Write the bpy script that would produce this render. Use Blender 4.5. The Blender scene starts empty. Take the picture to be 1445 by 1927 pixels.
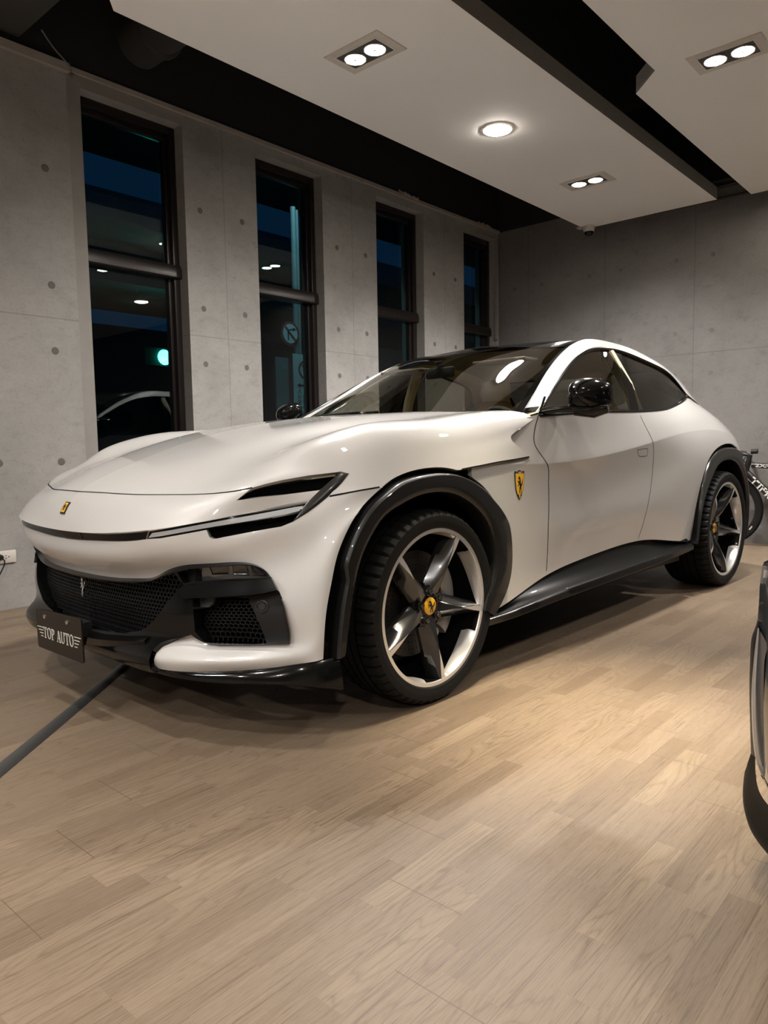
import bpy, bmesh, math, random
import numpy as np
from mathutils import Vector, Matrix
from mathutils.bvhtree import BVHTree
from mathutils.geometry import delaunay_2d_cdt
random.seed(7)
SC = bpy.context.scene
COL = SC.collection
PI = math.pi

# ------------------------------------------------------------------ camera model (metres, room frame)
EXPO = 1.82
LCOL = (1., .96, .915)
TWIN_E = [70, 110, 85, 30, 190, 50, 28, 85, 60, 60, 80, 120, 120]
TWIN_C = {4: (1., .88, .66)}  # warm tint of the unseen lamp that brightens the floor patch
TWIN_A = [156, 150, 90, 90, 40, 150, 156, 160, 120, 120, 160, 160, 160]
ROUND_E = 110
OUTDOOR_FILL_E = 11
PANE = None
F_PX, YAW, PITCH, ROLL = 1381.43, .72202, .088835, -.017074
CAM = np.array([-2.20067, -2.63340, .97215])
CAR_YAW = -.0393467
IMW, IMH = 1445, 1927


def cam_axes():
    f = np.array([math.cos(YAW)*math.cos(PITCH), math.sin(YAW)*math.cos(PITCH), -math.sin(PITCH)])
    r = np.array([math.sin(YAW), -math.cos(YAW), 0.])
    u = np.cross(r, f)
    c, s = math.cos(ROLL), math.sin(ROLL)
    return c*r+s*u, -s*r+c*u, f


CR, CU, CF = cam_axes()
RC = np.array([[math.cos(CAR_YAW), -math.sin(CAR_YAW), 0], [math.sin(CAR_YAW), math.cos(CAR_YAW), 0], [0, 0, 1.]])
ROOM = np.eye(3)


def sight(px, py, M=RC):
    d = CR*(px-IMW/2)/F_PX - CU*(py-IMH/2)/F_PX + CF
    return M.T@CAM, M.T@(d/np.linalg.norm(d))


def on(px, py, ax, v, M=RC):
    o, d = sight(px, py, M)
    return o+(v-o[ax])/d[ax]*d


def onw(px, py, w):
    p = on(px, py, 1, -w)
    return (p[0], w, p[2])


def project(P, M=RC):
    q = np.atleast_2d(P)@M.T-CAM
    z = q@CF
    return np.stack([IMW/2+F_PX*(q@CR)/z, IMH/2-F_PX*(q@CU)/z], -1)


# ------------------------------------------------------------------ curves
def pchip(x, y, xq):
    h = np.diff(x); d = np.diff(y)/h
    m = np.zeros(len(x))
    for i in range(1, len(x)-1):
        if d[i-1]*d[i] > 0:
            w1, w2 = 2*h[i]+h[i-1], h[i]+2*h[i-1]
            m[i] = (w1+w2)/(w1/d[i-1]+w2/d[i])
    m[0], m[-1] = d[0], d[-1]
    k = np.clip(np.searchsorted(x, xq, side='right')-1, 0, len(x)-2)
    t = (xq-x[k])/h[k]
    return ((1+2*t)*(1-t)**2*y[k]+t*(1-t)**2*h[k]*m[k]+t*t*(3-2*t)*y[k+1]+t*t*(t-1)*h[k]*m[k+1])


def nspline(t, P, q):
    n = len(t)
    if n == 2:
        return P[0]+(P[1]-P[0])*((q-t[0])/(t[1]-t[0]))[:, None]
    h = np.diff(t)
    A = np.zeros((n, n)); B = np.zeros((n, P.shape[1]))
    A[0, 0] = A[-1, -1] = 1
    for i in range(1, n-1):
        A[i, i-1], A[i, i], A[i, i+1] = h[i-1], 2*(h[i-1]+h[i]), h[i]
        B[i] = 6*((P[i+1]-P[i])/h[i]-(P[i]-P[i-1])/h[i-1])
    M = np.linalg.solve(A, B)
    k = np.clip(np.searchsorted(t, q, side='right')-1, 0, n-2)
    a = (t[k+1]-q)[:, None]; b = (q-t[k])[:, None]; hh = h[k][:, None]
    return (M[k]*a**3+M[k+1]*b**3)/(6*hh)+(P[k]/hh-M[k]*hh/6)*a+(P[k+1]/hh-M[k+1]*hh/6)*b


def curve(pts, q, breaks=()):
    """smooth curve through pts, sampled at station indices q"""
    pts = np.asarray(pts, float); q = np.asarray(q, float); n = len(pts)
    out = np.zeros((len(q), pts.shape[1]))
    cuts = [0]+[b for b in breaks]+[n-1]
    for a, b in zip(cuts[:-1], cuts[1:]):
        seg = pts[a:b+1]
        t = np.concatenate([[0], np.cumsum(np.maximum(np.linalg.norm(np.diff(seg, axis=0), axis=1), 1e-6)**.8)])
        idx = np.arange(len(seg))+a
        sel = (q >= a-1e-9) & (q <= b+1e-9)
        if sel.any():
            out[sel] = nspline(t, seg, pchip(idx.astype(float), t, q[sel]) if len(seg) > 2 else t[0]+(q[sel]-a)*(t[1]-t[0]))
    return out


def smooth(pts, n):
    """n points evenly spread along a smooth curve through pts"""
    pts = np.asarray(pts, float)
    d = curve(pts, np.linspace(0, len(pts)-1, 24*len(pts)))
    return even(d, n)


def even(d, n):
    d = np.asarray(d, float)
    s = np.concatenate([[0], np.cumsum(np.linalg.norm(np.diff(d, axis=0), axis=1))])
    q = np.linspace(0, s[-1], n)
    return np.stack([np.interp(q, s, d[:, i]) for i in range(d.shape[1])], 1)


def dens(pts, step):
    out = []
    for a, b in zip(pts[:-1], pts[1:]):
        a = np.array(a, float); b = np.array(b, float)
        k = max(1, int(np.linalg.norm(b-a)/step))
        for i in range(k):
            out.append(a+(b-a)*i/k)
    out.append(np.array(pts[-1], float))
    return np.array(out)


# ------------------------------------------------------------------ mesh helpers
def link(o, parent=None):
    COL.objects.link(o)
    if parent is not None:
        o.parent = parent
    return o


def mk(name, V, Fc, mat, parent=None, N=None, smooth_angle=None):
    me = bpy.data.meshes.new(name)
    me.from_pydata([tuple(map(float, v)) for v in V], [], [tuple(map(int, f)) for f in Fc])
    if isinstance(mat, (list, tuple)):
        for m in mat: me.materials.append(m)
    elif mat: me.materials.append(mat)
    me.update()
    if N is not None:
        me.polygons.foreach_set('use_smooth', [True]*len(me.polygons))
        me.normals_split_custom_set_from_vertices([tuple(map(float, v)) for v in N])
    elif smooth_angle:
        me.polygons.foreach_set('use_smooth', [True]*len(me.polygons))
        me.set_sharp_from_angle(angle=math.radians(smooth_angle))
    return link(bpy.data.objects.new(name, me), parent)


def mkbm(name, bm, mat, parent=None, ang=35):
    bmesh.ops.recalc_face_normals(bm, faces=bm.faces)
    me = bpy.data.meshes.new(name); bm.to_mesh(me); bm.free()
    if isinstance(mat, (list, tuple)):
        for m in mat: me.materials.append(m)
    elif mat: me.materials.append(mat)
    if ang:
        me.polygons.foreach_set('use_smooth', [True]*len(me.polygons))
        me.set_sharp_from_angle(angle=math.radians(ang))
    return link(bpy.data.objects.new(name, me), parent)


def grid_faces(nr, nc, close_c=False, close_r=False, off=0):
    F = []
    for i in range(nr if close_r else nr-1):
        for j in range(nc if close_c else nc-1):
            i2, j2 = (i+1) % nr, (j+1) % nc
            F.append((off+i*nc+j, off+i*nc+j2, off+i2*nc+j2, off+i2*nc+j))
    return F


class MB:
    """collects shapes into one mesh"""
    def __init__(s): s.V = []; s.F = []; s.M = []
    def add(s, V, F, mi=0):
        o = len(s.V); s.V += [tuple(map(float, v)) for v in V]; s.F += [tuple(int(i)+o for i in f) for f in F]; s.M += [mi]*len(F); return s
    def grid(s, rows, close_c=False, close_r=False, mi=0):
        rows = [np.asarray(r, float) for r in rows]; nc = len(rows[0])
        return s.add(np.concatenate(rows), grid_faces(len(rows), nc, close_c, close_r), mi)
    def box(s, lo, hi, mi=0, M=None):
        V = [(x, y, z) for x in (lo[0], hi[0]) for y in (lo[1], hi[1]) for z in (lo[2], hi[2])]
        if M is not None: V = [tuple(M@Vector(v)) for v in V]
        return s.add(V, [(0, 1, 3, 2), (4, 6, 7, 5), (0, 4, 5, 1), (2, 3, 7, 6), (0, 2, 6, 4), (1, 5, 7, 3)], mi)
    def tube(s, pts, r, n=8, cap=True, mi=0):
        pts = np.asarray(pts, float); rr = np.full(len(pts), r) if np.isscalar(r) else np.asarray(r)
        T = np.gradient(pts, axis=0); T /= np.linalg.norm(T, axis=1)[:, None]+1e-12
        up = np.array([0, 0, 1.]) if abs(T[0][2]) < .9 else np.array([1., 0, 0])
        rows = []
        a = np.cross(T[0], up); a /= np.linalg.norm(a)
        for p, t, q in zip(pts, T, rr):
            a = a-t*(a@t); a /= np.linalg.norm(a)+1e-12; b = np.cross(t, a)
            rows.append([p+q*(math.cos(k*2*PI/n)*a+math.sin(k*2*PI/n)*b) for k in range(n)])
        o = len(s.V); s.grid(rows, close_c=True, mi=mi)
        if cap:
            s.F.append(tuple(o+k for k in range(n))); s.F.append(tuple(o+(len(pts)-1)*n+k for k in reversed(range(n)))); s.M += [mi, mi]
        return s
    def lathe(s, prof, axis_o, axis_d, n=48, mi=0):
        """profile (radius, distance along the axis)"""
        d = np.array(axis_d, float); d /= np.linalg.norm(d)
        a = np.cross(d, [0, 0, 1.] if abs(d[2]) < .9 else [1., 0, 0]); a /= np.linalg.norm(a); b = np.cross(d, a)
        o = np.array(axis_o, float)
        rows = [[o+d*h+r*(math.cos(k*2*PI/n)*a+math.sin(k*2*PI/n)*b) for k in range(n)] for r, h in prof]
        return s.grid(rows, close_c=True, mi=mi)
    def prism(s, poly, depth, fn, mi=0):
        """flat outline poly (a,b) -> solid; fn maps (a,b,c) to 3D, c from 0 to depth"""
        n = len(poly)
        V = [fn(a, b, 0) for a, b in poly]+[fn(a, b, depth) for a, b in poly]
        F = [tuple(range(n)), tuple(reversed(range(n, 2*n)))]+[(i, (i+1) % n, n+(i+1) % n, n+i) for i in range(n)]
        return s.add(V, F, mi)
    def build(s, name, mat, parent=None, ang=35, weld=True, bevel=0):
        bm = bmesh.new()
        vs = [bm.verts.new(v) for v in s.V]
        for f, m in zip(s.F, s.M):
            try:
                fc = bm.faces.new([vs[i] for i in f]); fc.material_index = m
            except ValueError: pass
        if weld: bmesh.ops.remove_doubles(bm, verts=bm.verts, dist=1e-5)
        if bevel:
            es = [e for e in bm.edges if len(e.link_faces) == 2 and e.calc_face_angle(0) > .6]
            bmesh.ops.bevel(bm, geom=es, offset=bevel, segments=2, affect='EDGES', profile=.5)
        return mkbm(name, bm, mat, parent, ang)


def tag(o, label=None, cat=None, group=None, kind=None):
    if label: o['label'] = label
    if cat: o['category'] = cat
    if group: o['group'] = group
    if kind: o['kind'] = kind
    return o


def empty(name, loc=(0, 0, 0), rz=0):
    o = bpy.data.objects.new(name, None); link(o)
    o.location = loc; o.rotation_euler = (0, 0, rz); o.empty_display_size = .1
    return o


def copy_tree(o, parent=None):
    c = o.copy(); COL.objects.link(c)
    if parent is not None: c.parent = parent
    for ch in list(o.children):
        copy_tree(ch, c)
    return c


# ------------------------------------------------------------------ surfaces that can be trimmed
class Surf:
    def __init__(s, rows, nu, nv, vbreaks=(), flip=False):
        rows = [np.array([(p[0], -p[1], p[2]) for p in r], float) for r in rows]
        m, r = len(rows[0]), len(rows)
        assert all(len(q) == m for q in rows), [len(q) for q in rows]
        A = np.stack([curve(q, np.linspace(0, m-1, nu)) for q in rows])
        P = np.stack([curve(A[:, i], np.linspace(0, r-1, nv), vbreaks) for i in range(nu)], 1)   # [nv,nu,3]
        s.P = P; s.nu, s.nv = nu, nv; s.kv = (nv-1)/(r-1); s.ku = (nu-1)/(m-1)
        du = np.gradient(P, axis=1); dv = np.gradient(P, axis=0)
        N = np.cross(dv, du)
        s.N = N/(np.linalg.norm(N, axis=2)[..., None]+1e-12)
        s.flip = flip
        V = P.reshape(-1, 3); s.tris = []
        for j in range(nv-1):
            for i in range(nu-1):
                a = j*nu+i
                s.tris += [(a, a+1, a+nu), (a+1, a+nu+1, a+nu)]
        s.V = V
        s.bvh = BVHTree.FromPolygons([Vector(v) for v in V], s.tris)
        s.su = np.linalg.norm(np.diff(P, axis=1), axis=2).mean(); s.sv = np.linalg.norm(np.diff(P, axis=0), axis=2).mean()
        s.px = project(V)

    def at(s, uv, A=None):
        A = s.P if A is None else A
        uv = np.atleast_2d(uv)
        u = np.clip(uv[:, 0], 0, s.nu-1-1e-9); v = np.clip(uv[:, 1], 0, s.nv-1-1e-9)
        i = u.astype(int); j = v.astype(int); a = (u-i)[:, None]; b = (v-j)[:, None]
        return (A[j, i]*(1-a)*(1-b)+A[j, i+1]*a*(1-b)+A[j+1, i]*(1-a)*b+A[j+1, i+1]*a*b)

    def nrm(s, uv):
        n = s.at(uv, s.N); return n/(np.linalg.norm(n, axis=1)[:, None]+1e-12)

    def hit(s, o, d):
        loc, nn, k, _ = s.bvh.ray_cast(Vector(o), Vector(d))
        if k is None: return None
        q, odd = divmod(k, 2); j, i = divmod(q, s.nu-1)
        a, b, c = [s.V[t] for t in s.tris[k]]
        p = np.array(loc); v0, v1, v2 = b-a, c-a, p-a
        d00, d01, d11, d20, d21 = v0@v0, v0@v1, v1@v1, v2@v0, v2@v1
        den = d00*d11-d01*d01
        if abs(den) < 1e-18: return (i, j)
        y = (d11*d20-d01*d21)/den; z = (d00*d21-d01*d20)/den
        return (i+y, j+z) if not odd else (i+1-z, j+y+z)

    def pix(s, pts, step=5, close=False, off=None):
        """picture outline -> (u,v) outline on the surface"""
        pts = list(pts)+([pts[0]] if close else [])
        out = []
        for q in dens(pts, step):
            h = s.hit(*sight(*q))
            if h is None:
                k = int(np.argmin(((s.px-q)**2).sum(1))); h = (k % s.nu, k//s.nu)
            out.append(h)
        return np.array(out[:-1] if close else out, float)

    def near(s, pts):
        out = []
        for p in pts:
            k = int(np.argmin(((s.V-np.array([p[0], -p[1], p[2]]))**2).sum(1))); out.append((k % s.nu, k//s.nu))
        return np.array(out, float)

    def trim(s, regions, step=2):
        """regions: [(name, outline in uv)], first match wins; rest is 'base' -> {name: (V, F, N)}"""
        sc = np.array([s.su, s.sv])
        sx = sy = step
        lat = np.array([(i, j) for j in np.unique(np.append(np.arange(0, s.nv-1, sy), s.nv-1)) for i in np.unique(np.append(np.arange(0, s.nu-1, sx), s.nu-1))], float)
        polys = [np.clip(p, [0, 0], [s.nu-1, s.nv-1]) for _, p in regions]
        allp = np.concatenate(polys) if polys else np.zeros((0, 2))
        if len(allp):
            keep = np.ones(len(lat), bool)
            for k in range(0, len(allp), 400):
                D = np.linalg.norm((lat[:, None]-allp[None, k:k+400])/np.array([sx, sy]), axis=2).min(1)
                edge = (lat[:, 0] == 0) | (lat[:, 1] == 0) | (lat[:, 0] == s.nu-1) | (lat[:, 1] == s.nv-1)
                corner = ((lat[:, 0] == 0) | (lat[:, 0] == s.nu-1)) & ((lat[:, 1] == 0) | (lat[:, 1] == s.nv-1))
                keep &= (D > .3) | corner
            lat = lat[keep]
        pts = [Vector(p*sc) for p in lat]; edges = []
        for p in polys:
            o = len(pts); pts += [Vector(q*sc) for q in p]
            edges += [(o+i, o+(i+1) % len(p)) for i in range(len(p))]
        vs, _, fs, *_ = delaunay_2d_cdt(pts, edges, [], 0, 1e-6)
        uv = np.array([tuple(v) for v in vs])/sc
        F = np.array([f for f in fs if len(f) == 3])
        a, b, c = uv[F[:, 0]], uv[F[:, 1]], uv[F[:, 2]]
        ar = (b[:, 0]-a[:, 0])*(c[:, 1]-a[:, 1])-(b[:, 1]-a[:, 1])*(c[:, 0]-a[:, 0])
        F = F[np.abs(ar) > 1e-9]
        cen = uv[F].mean(1)
        lab = np.full(len(F), -1)
        for k, p in reversed(list(enumerate(polys))):
            lab[inpoly(cen, p)] = k
        X, NN = s.at(uv), s.nrm(uv)
        out = {}
        for k in range(-1, len(regions)):
            nm = 'base' if k < 0 else regions[k][0]
            f = F[lab == k]
            if not len(f): continue
            used, inv = np.unique(f, return_inverse=True)
            f = inv.reshape(f.shape); V = X[used]; N = NN[used]
            fn = np.cross(V[f[:, 1]]-V[f[:, 0]], V[f[:, 2]]-V[f[:, 0]])
            bad = (fn*N[f].mean(1)).sum(1) < 0
            f[bad] = f[bad][:, ::-1]
            if nm in out:
                V0, F0, N0 = out[nm]
                out[nm] = (np.concatenate([V0, V]), np.concatenate([F0, f+len(V0)]), np.concatenate([N0, N]))
            else: out[nm] = (V, f, N)
        return out


def inpoly(P, poly):
    x, y = P[:, 0], P[:, 1]; ins = np.zeros(len(P), bool)
    for (x1, y1), (x2, y2) in zip(poly, np.roll(poly, -1, 0)):
        c = (y1 > y) != (y2 > y)
        with np.errstate(divide='ignore', invalid='ignore'):
            ins ^= c & (x < (x2-x1)*(y-y1)/(y2-y1)+x1)
    return ins


def flange(reg, depth, skip_mid=True):
    """turns the open edges of a trimmed sheet inward by depth (panel thickness)"""
    V, Fc, N = reg
    dep = depth if callable(depth) else (lambda p: depth)
    cnt = {}
    for f in Fc:
        for i in range(len(f)):
            a, b = int(f[i]), int(f[(i+1) % len(f)])
            cnt[(a, b)] = cnt.get((a, b), 0)+1
    be = [(a, b) for (a, b) in cnt if (b, a) not in cnt]
    if skip_mid: be = [(a, b) for a, b in be if not (abs(V[a][1]) < 2e-3 and abs(V[b][1]) < 2e-3)]
    nV, nF, nN = list(V), [tuple(f) for f in Fc], list(N)
    for a, b in be:
        t = V[b]-V[a]; L = np.linalg.norm(t)
        if L < 1e-7: continue
        da, db = -N[a]*dep(V[a]), -N[b]*dep(V[b])
        n = -np.cross(t/L, (da+db)/(np.linalg.norm(da+db)+1e-12))
        # outward from the sheet: face (a,b) has the sheet on its left
        o = len(nV)
        nV += [V[a], V[b], V[b]+db, V[a]+da]; nN += [n*-1]*4
        nF.append((o, o+3, o+2, o+1))
    nV = np.array(nV); nN = np.array(nN)
    # make the stored normals agree with the winding
    for k in range(len(Fc), len(nF)):
        f = nF[k]; g = np.cross(nV[f[1]]-nV[f[0]], nV[f[2]]-nV[f[0]])
        if g@nN[f[0]] < 0: nN[list(f)] *= -1
    return nV, nF, nN


def mirror(reg):
    V, Fc, N = reg
    m = np.array([1, -1, 1.])
    return np.asarray(V)*m, [tuple(reversed(f)) for f in Fc], np.asarray(N)*m


def both(reg):
    V, Fc, N = reg
    V = np.array(V); N = np.array(N); mid = np.abs(V[:, 1]) < 2e-3
    V[mid, 1] = 0
    V2, F2, N2 = mirror((V, Fc, N))
    return np.concatenate([V, V2]), [tuple(f) for f in Fc]+[tuple(i+len(V) for i in f) for f in F2], np.concatenate([N, N2])


def offset(reg, d):
    V, Fc, N = reg
    return np.asarray(V)+np.asarray(N)*d, Fc, N


def ribbon(s, uv, wid, lift=.0008):
    """thin strip lying along a line on a surface"""
    P = s.at(uv); N = s.nrm(uv); P = P+N*lift
    T = np.gradient(P, axis=0); T /= np.linalg.norm(T, axis=1)[:, None]+1e-12
    S = np.cross(N, T)
    k = len(P)
    V = np.concatenate([P-S*wid/2, P+S*wid/2]); F = [(i, i+1, k+i+1, k+i) for i in range(k-1)]
    NN = np.concatenate([N, N])
    g = np.cross(V[F[0][1]]-V[F[0][0]], V[F[0][2]]-V[F[0][0]])
    if g@N[0] < 0: F = [tuple(reversed(f)) for f in F]
    return V, F, NN


def join(*regs):
    V, Fc, N = [], [], []
    o = 0
    for r in regs:
        V.append(np.asarray(r[0])); N.append(np.asarray(r[2])); Fc += [tuple(int(i)+o for i in f) for f in r[1]]; o += len(r[0])
    return np.concatenate(V), Fc, np.concatenate(N)

# ------------------------------------------------------------------ materials
MATS = {}


class NB:
    def __init__(s, name):
        s.m = bpy.data.materials.new(name); s.m.use_nodes = True; s.t = s.m.node_tree; s.t.nodes.clear()
        s.out = s.t.nodes.new('ShaderNodeOutputMaterial')
    def n(s, typ, **kw):
        x = s.t.nodes.new(typ)
        for k, v in kw.items():
            if k.startswith('i_'):
                key = k[2:].replace('_', ' ')
                key = int(key) if key.isdigit() else key
                x.inputs[key].default_value = v
            else: setattr(x, k, v)
        return x
    def l(s, a, ao, b, bi): s.t.links.new(a.outputs[ao], b.inputs[bi]); return s
    def done(s, sh, o=0): s.t.links.new(sh.outputs[o], s.out.inputs['Surface']); return s.m
    def math(s, op, a, b=None, clamp=False):
        x = s.n('ShaderNodeMath', operation=op, use_clamp=clamp)
        for i, v in enumerate((a, b)):
            if v is None: continue
            if isinstance(v, (int, float)): x.inputs[i].default_value = v
            else: s.t.links.new(v, x.inputs[i])
        return x.outputs[0]
    def mix(s, fac, a, b, mode='MIX'):
        x = s.n('ShaderNodeMix', data_type='RGBA', blend_type=mode)
        for i, v in ((0, fac), (6, a), (7, b)):
            if isinstance(v, (int, float)): x.inputs[i].default_value = v
            elif isinstance(v, tuple): x.inputs[i].default_value = v if len(v) == 4 else (*v, 1)
            else: s.t.links.new(v, x.inputs[i])
        return x.outputs[2]
    def ramp(s, fac, stops):
        x = s.n('ShaderNodeValToRGB')
        e = x.color_ramp.elements
        while len(e) < len(stops): e.new(.5)
        for el, (p, c) in zip(e, stops): el.position = p; el.color = (*c, 1) if len(c) == 3 else c
        s.t.links.new(fac, x.inputs[0]); return x.outputs[0]


def pm(name, col, rough=.5, metal=0., coat=0., spec=.5, var=.06, scale=30, bump=0, trans=0, emit=None, alpha=1, coat_rough=.03, ior=1.5):
    """principled material with a little procedural variation in its tone"""
    if name in MATS: return MATS[name]
    b = NB(name)
    p = b.n('ShaderNodeBsdfPrincipled')
    p.inputs['Roughness'].default_value = rough; p.inputs['Metallic'].default_value = metal
    p.inputs['Coat Weight'].default_value = coat; p.inputs['Coat Roughness'].default_value = coat_rough
    p.inputs['Specular IOR Level'].default_value = spec; p.inputs['Transmission Weight'].default_value = trans; p.inputs['IOR'].default_value = ior
    p.inputs['Alpha'].default_value = alpha
    tc = b.n('ShaderNodeTexCoord'); nz = b.n('ShaderNodeTexNoise', i_Scale=scale, i_Detail=4.)
    b.l(tc, 'Object', nz, 'Vector')
    c = b.mix(nz.outputs[0], tuple(max(0, x*(1-var)) for x in col), tuple(min(1, x*(1+var)) for x in col))
    b.t.links.new(c, p.inputs['Base Color'])
    if emit:
        p.inputs['Emission Color'].default_value = (*emit[0], 1); p.inputs['Emission Strength'].default_value = emit[1]
    if bump:
        bp = b.n('ShaderNodeBump', i_Strength=bump, i_Distance=.002); b.l(nz, 0, bp, 'Height'); b.l(bp, 0, p, 'Normal')
    MATS[name] = b.done(p)
    return MATS[name]


def paint_mat():
    b = NB('pearl_paint')
    p = b.n('ShaderNodeBsdfPrincipled')
    tc = b.n('ShaderNodeTexCoord'); v = b.n('ShaderNodeTexVoronoi', i_Scale=3000.); b.l(tc, 'Object', v, 'Vector')
    c = b.mix(v.outputs['Distance'], (.515, .50, .485), (.555, .54, .525))
    b.t.links.new(c, p.inputs['Base Color'])
    p.inputs['Roughness'].default_value = .42; p.inputs['Metallic'].default_value = .05
    p.inputs['Coat Weight'].default_value = 1.; p.inputs['Coat Roughness'].default_value = .015; p.inputs['Coat IOR'].default_value = 1.55
    return b.done(p)


def carbon_mat():
    b = NB('carbon_fibre')
    p = b.n('ShaderNodeBsdfPrincipled', i_Roughness=.4)
    tc = b.n('ShaderNodeTexCoord'); w = b.n('ShaderNodeTexWave', i_Scale=90., bands_direction='DIAGONAL'); b.l(tc, 'Object', w, 'Vector')
    b.t.links.new(b.mix(w.outputs['Fac'], (.003, .003, .003), (.014, .0135, .013)), p.inputs['Base Color'])
    p.inputs['Coat Weight'].default_value = .5; p.inputs['Coat Roughness'].default_value = .03; p.inputs['Specular IOR Level'].default_value = .25
    return b.done(p)


def honey_mat():
    """black honeycomb grille: cells darker and set back"""
    b = NB('grille_mesh_black')
    p = b.n('ShaderNodeBsdfPrincipled', i_Roughness=.35)
    b.t.links.new(b.mix(.5, (.008, .008, .009), (.012, .012, .013)), p.inputs['Base Color'])
    return b.done(p)


def glass_mat(name, tint, refl=.06, rough=0.):
    b = NB(name)
    t = b.n('ShaderNodeBsdfTransparent'); g = b.n('ShaderNodeBsdfGlossy', i_Roughness=rough)
    lw = b.n('ShaderNodeLayerWeight', i_Blend=.5)
    tc = b.n('ShaderNodeTexCoord'); nz = b.n('ShaderNodeTexNoise', i_Scale=3.); b.l(tc, 'Object', nz, 'Vector')
    b.t.links.new(b.mix(nz.outputs[0], tuple(x*.97 for x in tint), tint), t.inputs['Color'])
    f = b.math('ADD', b.math('MULTIPLY', b.math('POWER', lw.outputs['Facing'], 4.), .9), refl, clamp=True)
    m = b.n('ShaderNodeMixShader'); b.t.links.new(f, m.inputs[0]); b.l(t, 0, m, 1); b.l(g, 0, m, 2)
    return b.done(m)


def concrete_mat(name, base, seam_axis, seams, zseams, dark=1.0):
    """cast concrete with cloudy staining, pores and formwork joints"""
    b = NB(name)
    p = b.n('ShaderNodeBsdfPrincipled', i_Roughness=.62)
    p.inputs['Specular IOR Level'].default_value = .25
    tc = b.n('ShaderNodeTexCoord'); sep = b.n('ShaderNodeSeparateXYZ'); b.l(tc, 'Object', sep, 0)
    n1 = b.n('ShaderNodeTexNoise', i_Scale=1.6, i_Detail=8., i_Roughness=.62); b.l(tc, 'Object', n1, 'Vector')
    mp = b.n('ShaderNodeMapping'); mp.inputs['Scale'].default_value = (9, 9, 16); b.l(tc, 'Object', mp, 0)
    n2 = b.n('ShaderNodeTexNoise', i_Scale=1.1, i_Detail=9., i_Roughness=.7); b.l(mp, 0, n2, 'Vector')
    n3 = b.n('ShaderNodeTexNoise', i_Scale=60., i_Detail=3.); b.l(tc, 'Object', n3, 'Vector')
    c = b.ramp(n1.outputs[0], [(.28, tuple(x*.78 for x in base)), (.5, base), (.72, tuple(min(1, x*1.16) for x in base))])
    m2 = b.ramp(n2.outputs[0], [(.28, (.80, .80, .80)), (.46, (.98, .98, .98)), (.75, (1.06, 1.05, 1.04))])
    c = b.mix(1., c, m2, 'MULTIPLY')
    m3 = b.ramp(n3.outputs[0], [(.25, (.86, .86, .86)), (.45, (1, 1, 1)), (1, (1.03, 1.03, 1.03))])
    c = b.mix(1., c, m3, 'MULTIPLY')
    g = None
    for ax, L in ((seam_axis, seams), (2, zseams)):
        for v in L:
            d = b.math('ABSOLUTE', b.math('SUBTRACT', sep.outputs[ax], v))
            k = b.math('LESS_THAN', d, .004)
            g = k if g is None else b.math('MAXIMUM', g, k)
    if g is not None: c = b.mix(b.math('MULTIPLY', g, .45), c, tuple(x*.45 for x in base))
    b.t.links.new(c, p.inputs['Base Color'])
    bp = b.n('ShaderNodeBump', i_Strength=.12, i_Distance=.003); b.l(n2, 0, bp, 'Height'); b.l(bp, 0, p, 'Normal')
    return b.done(p)


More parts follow.
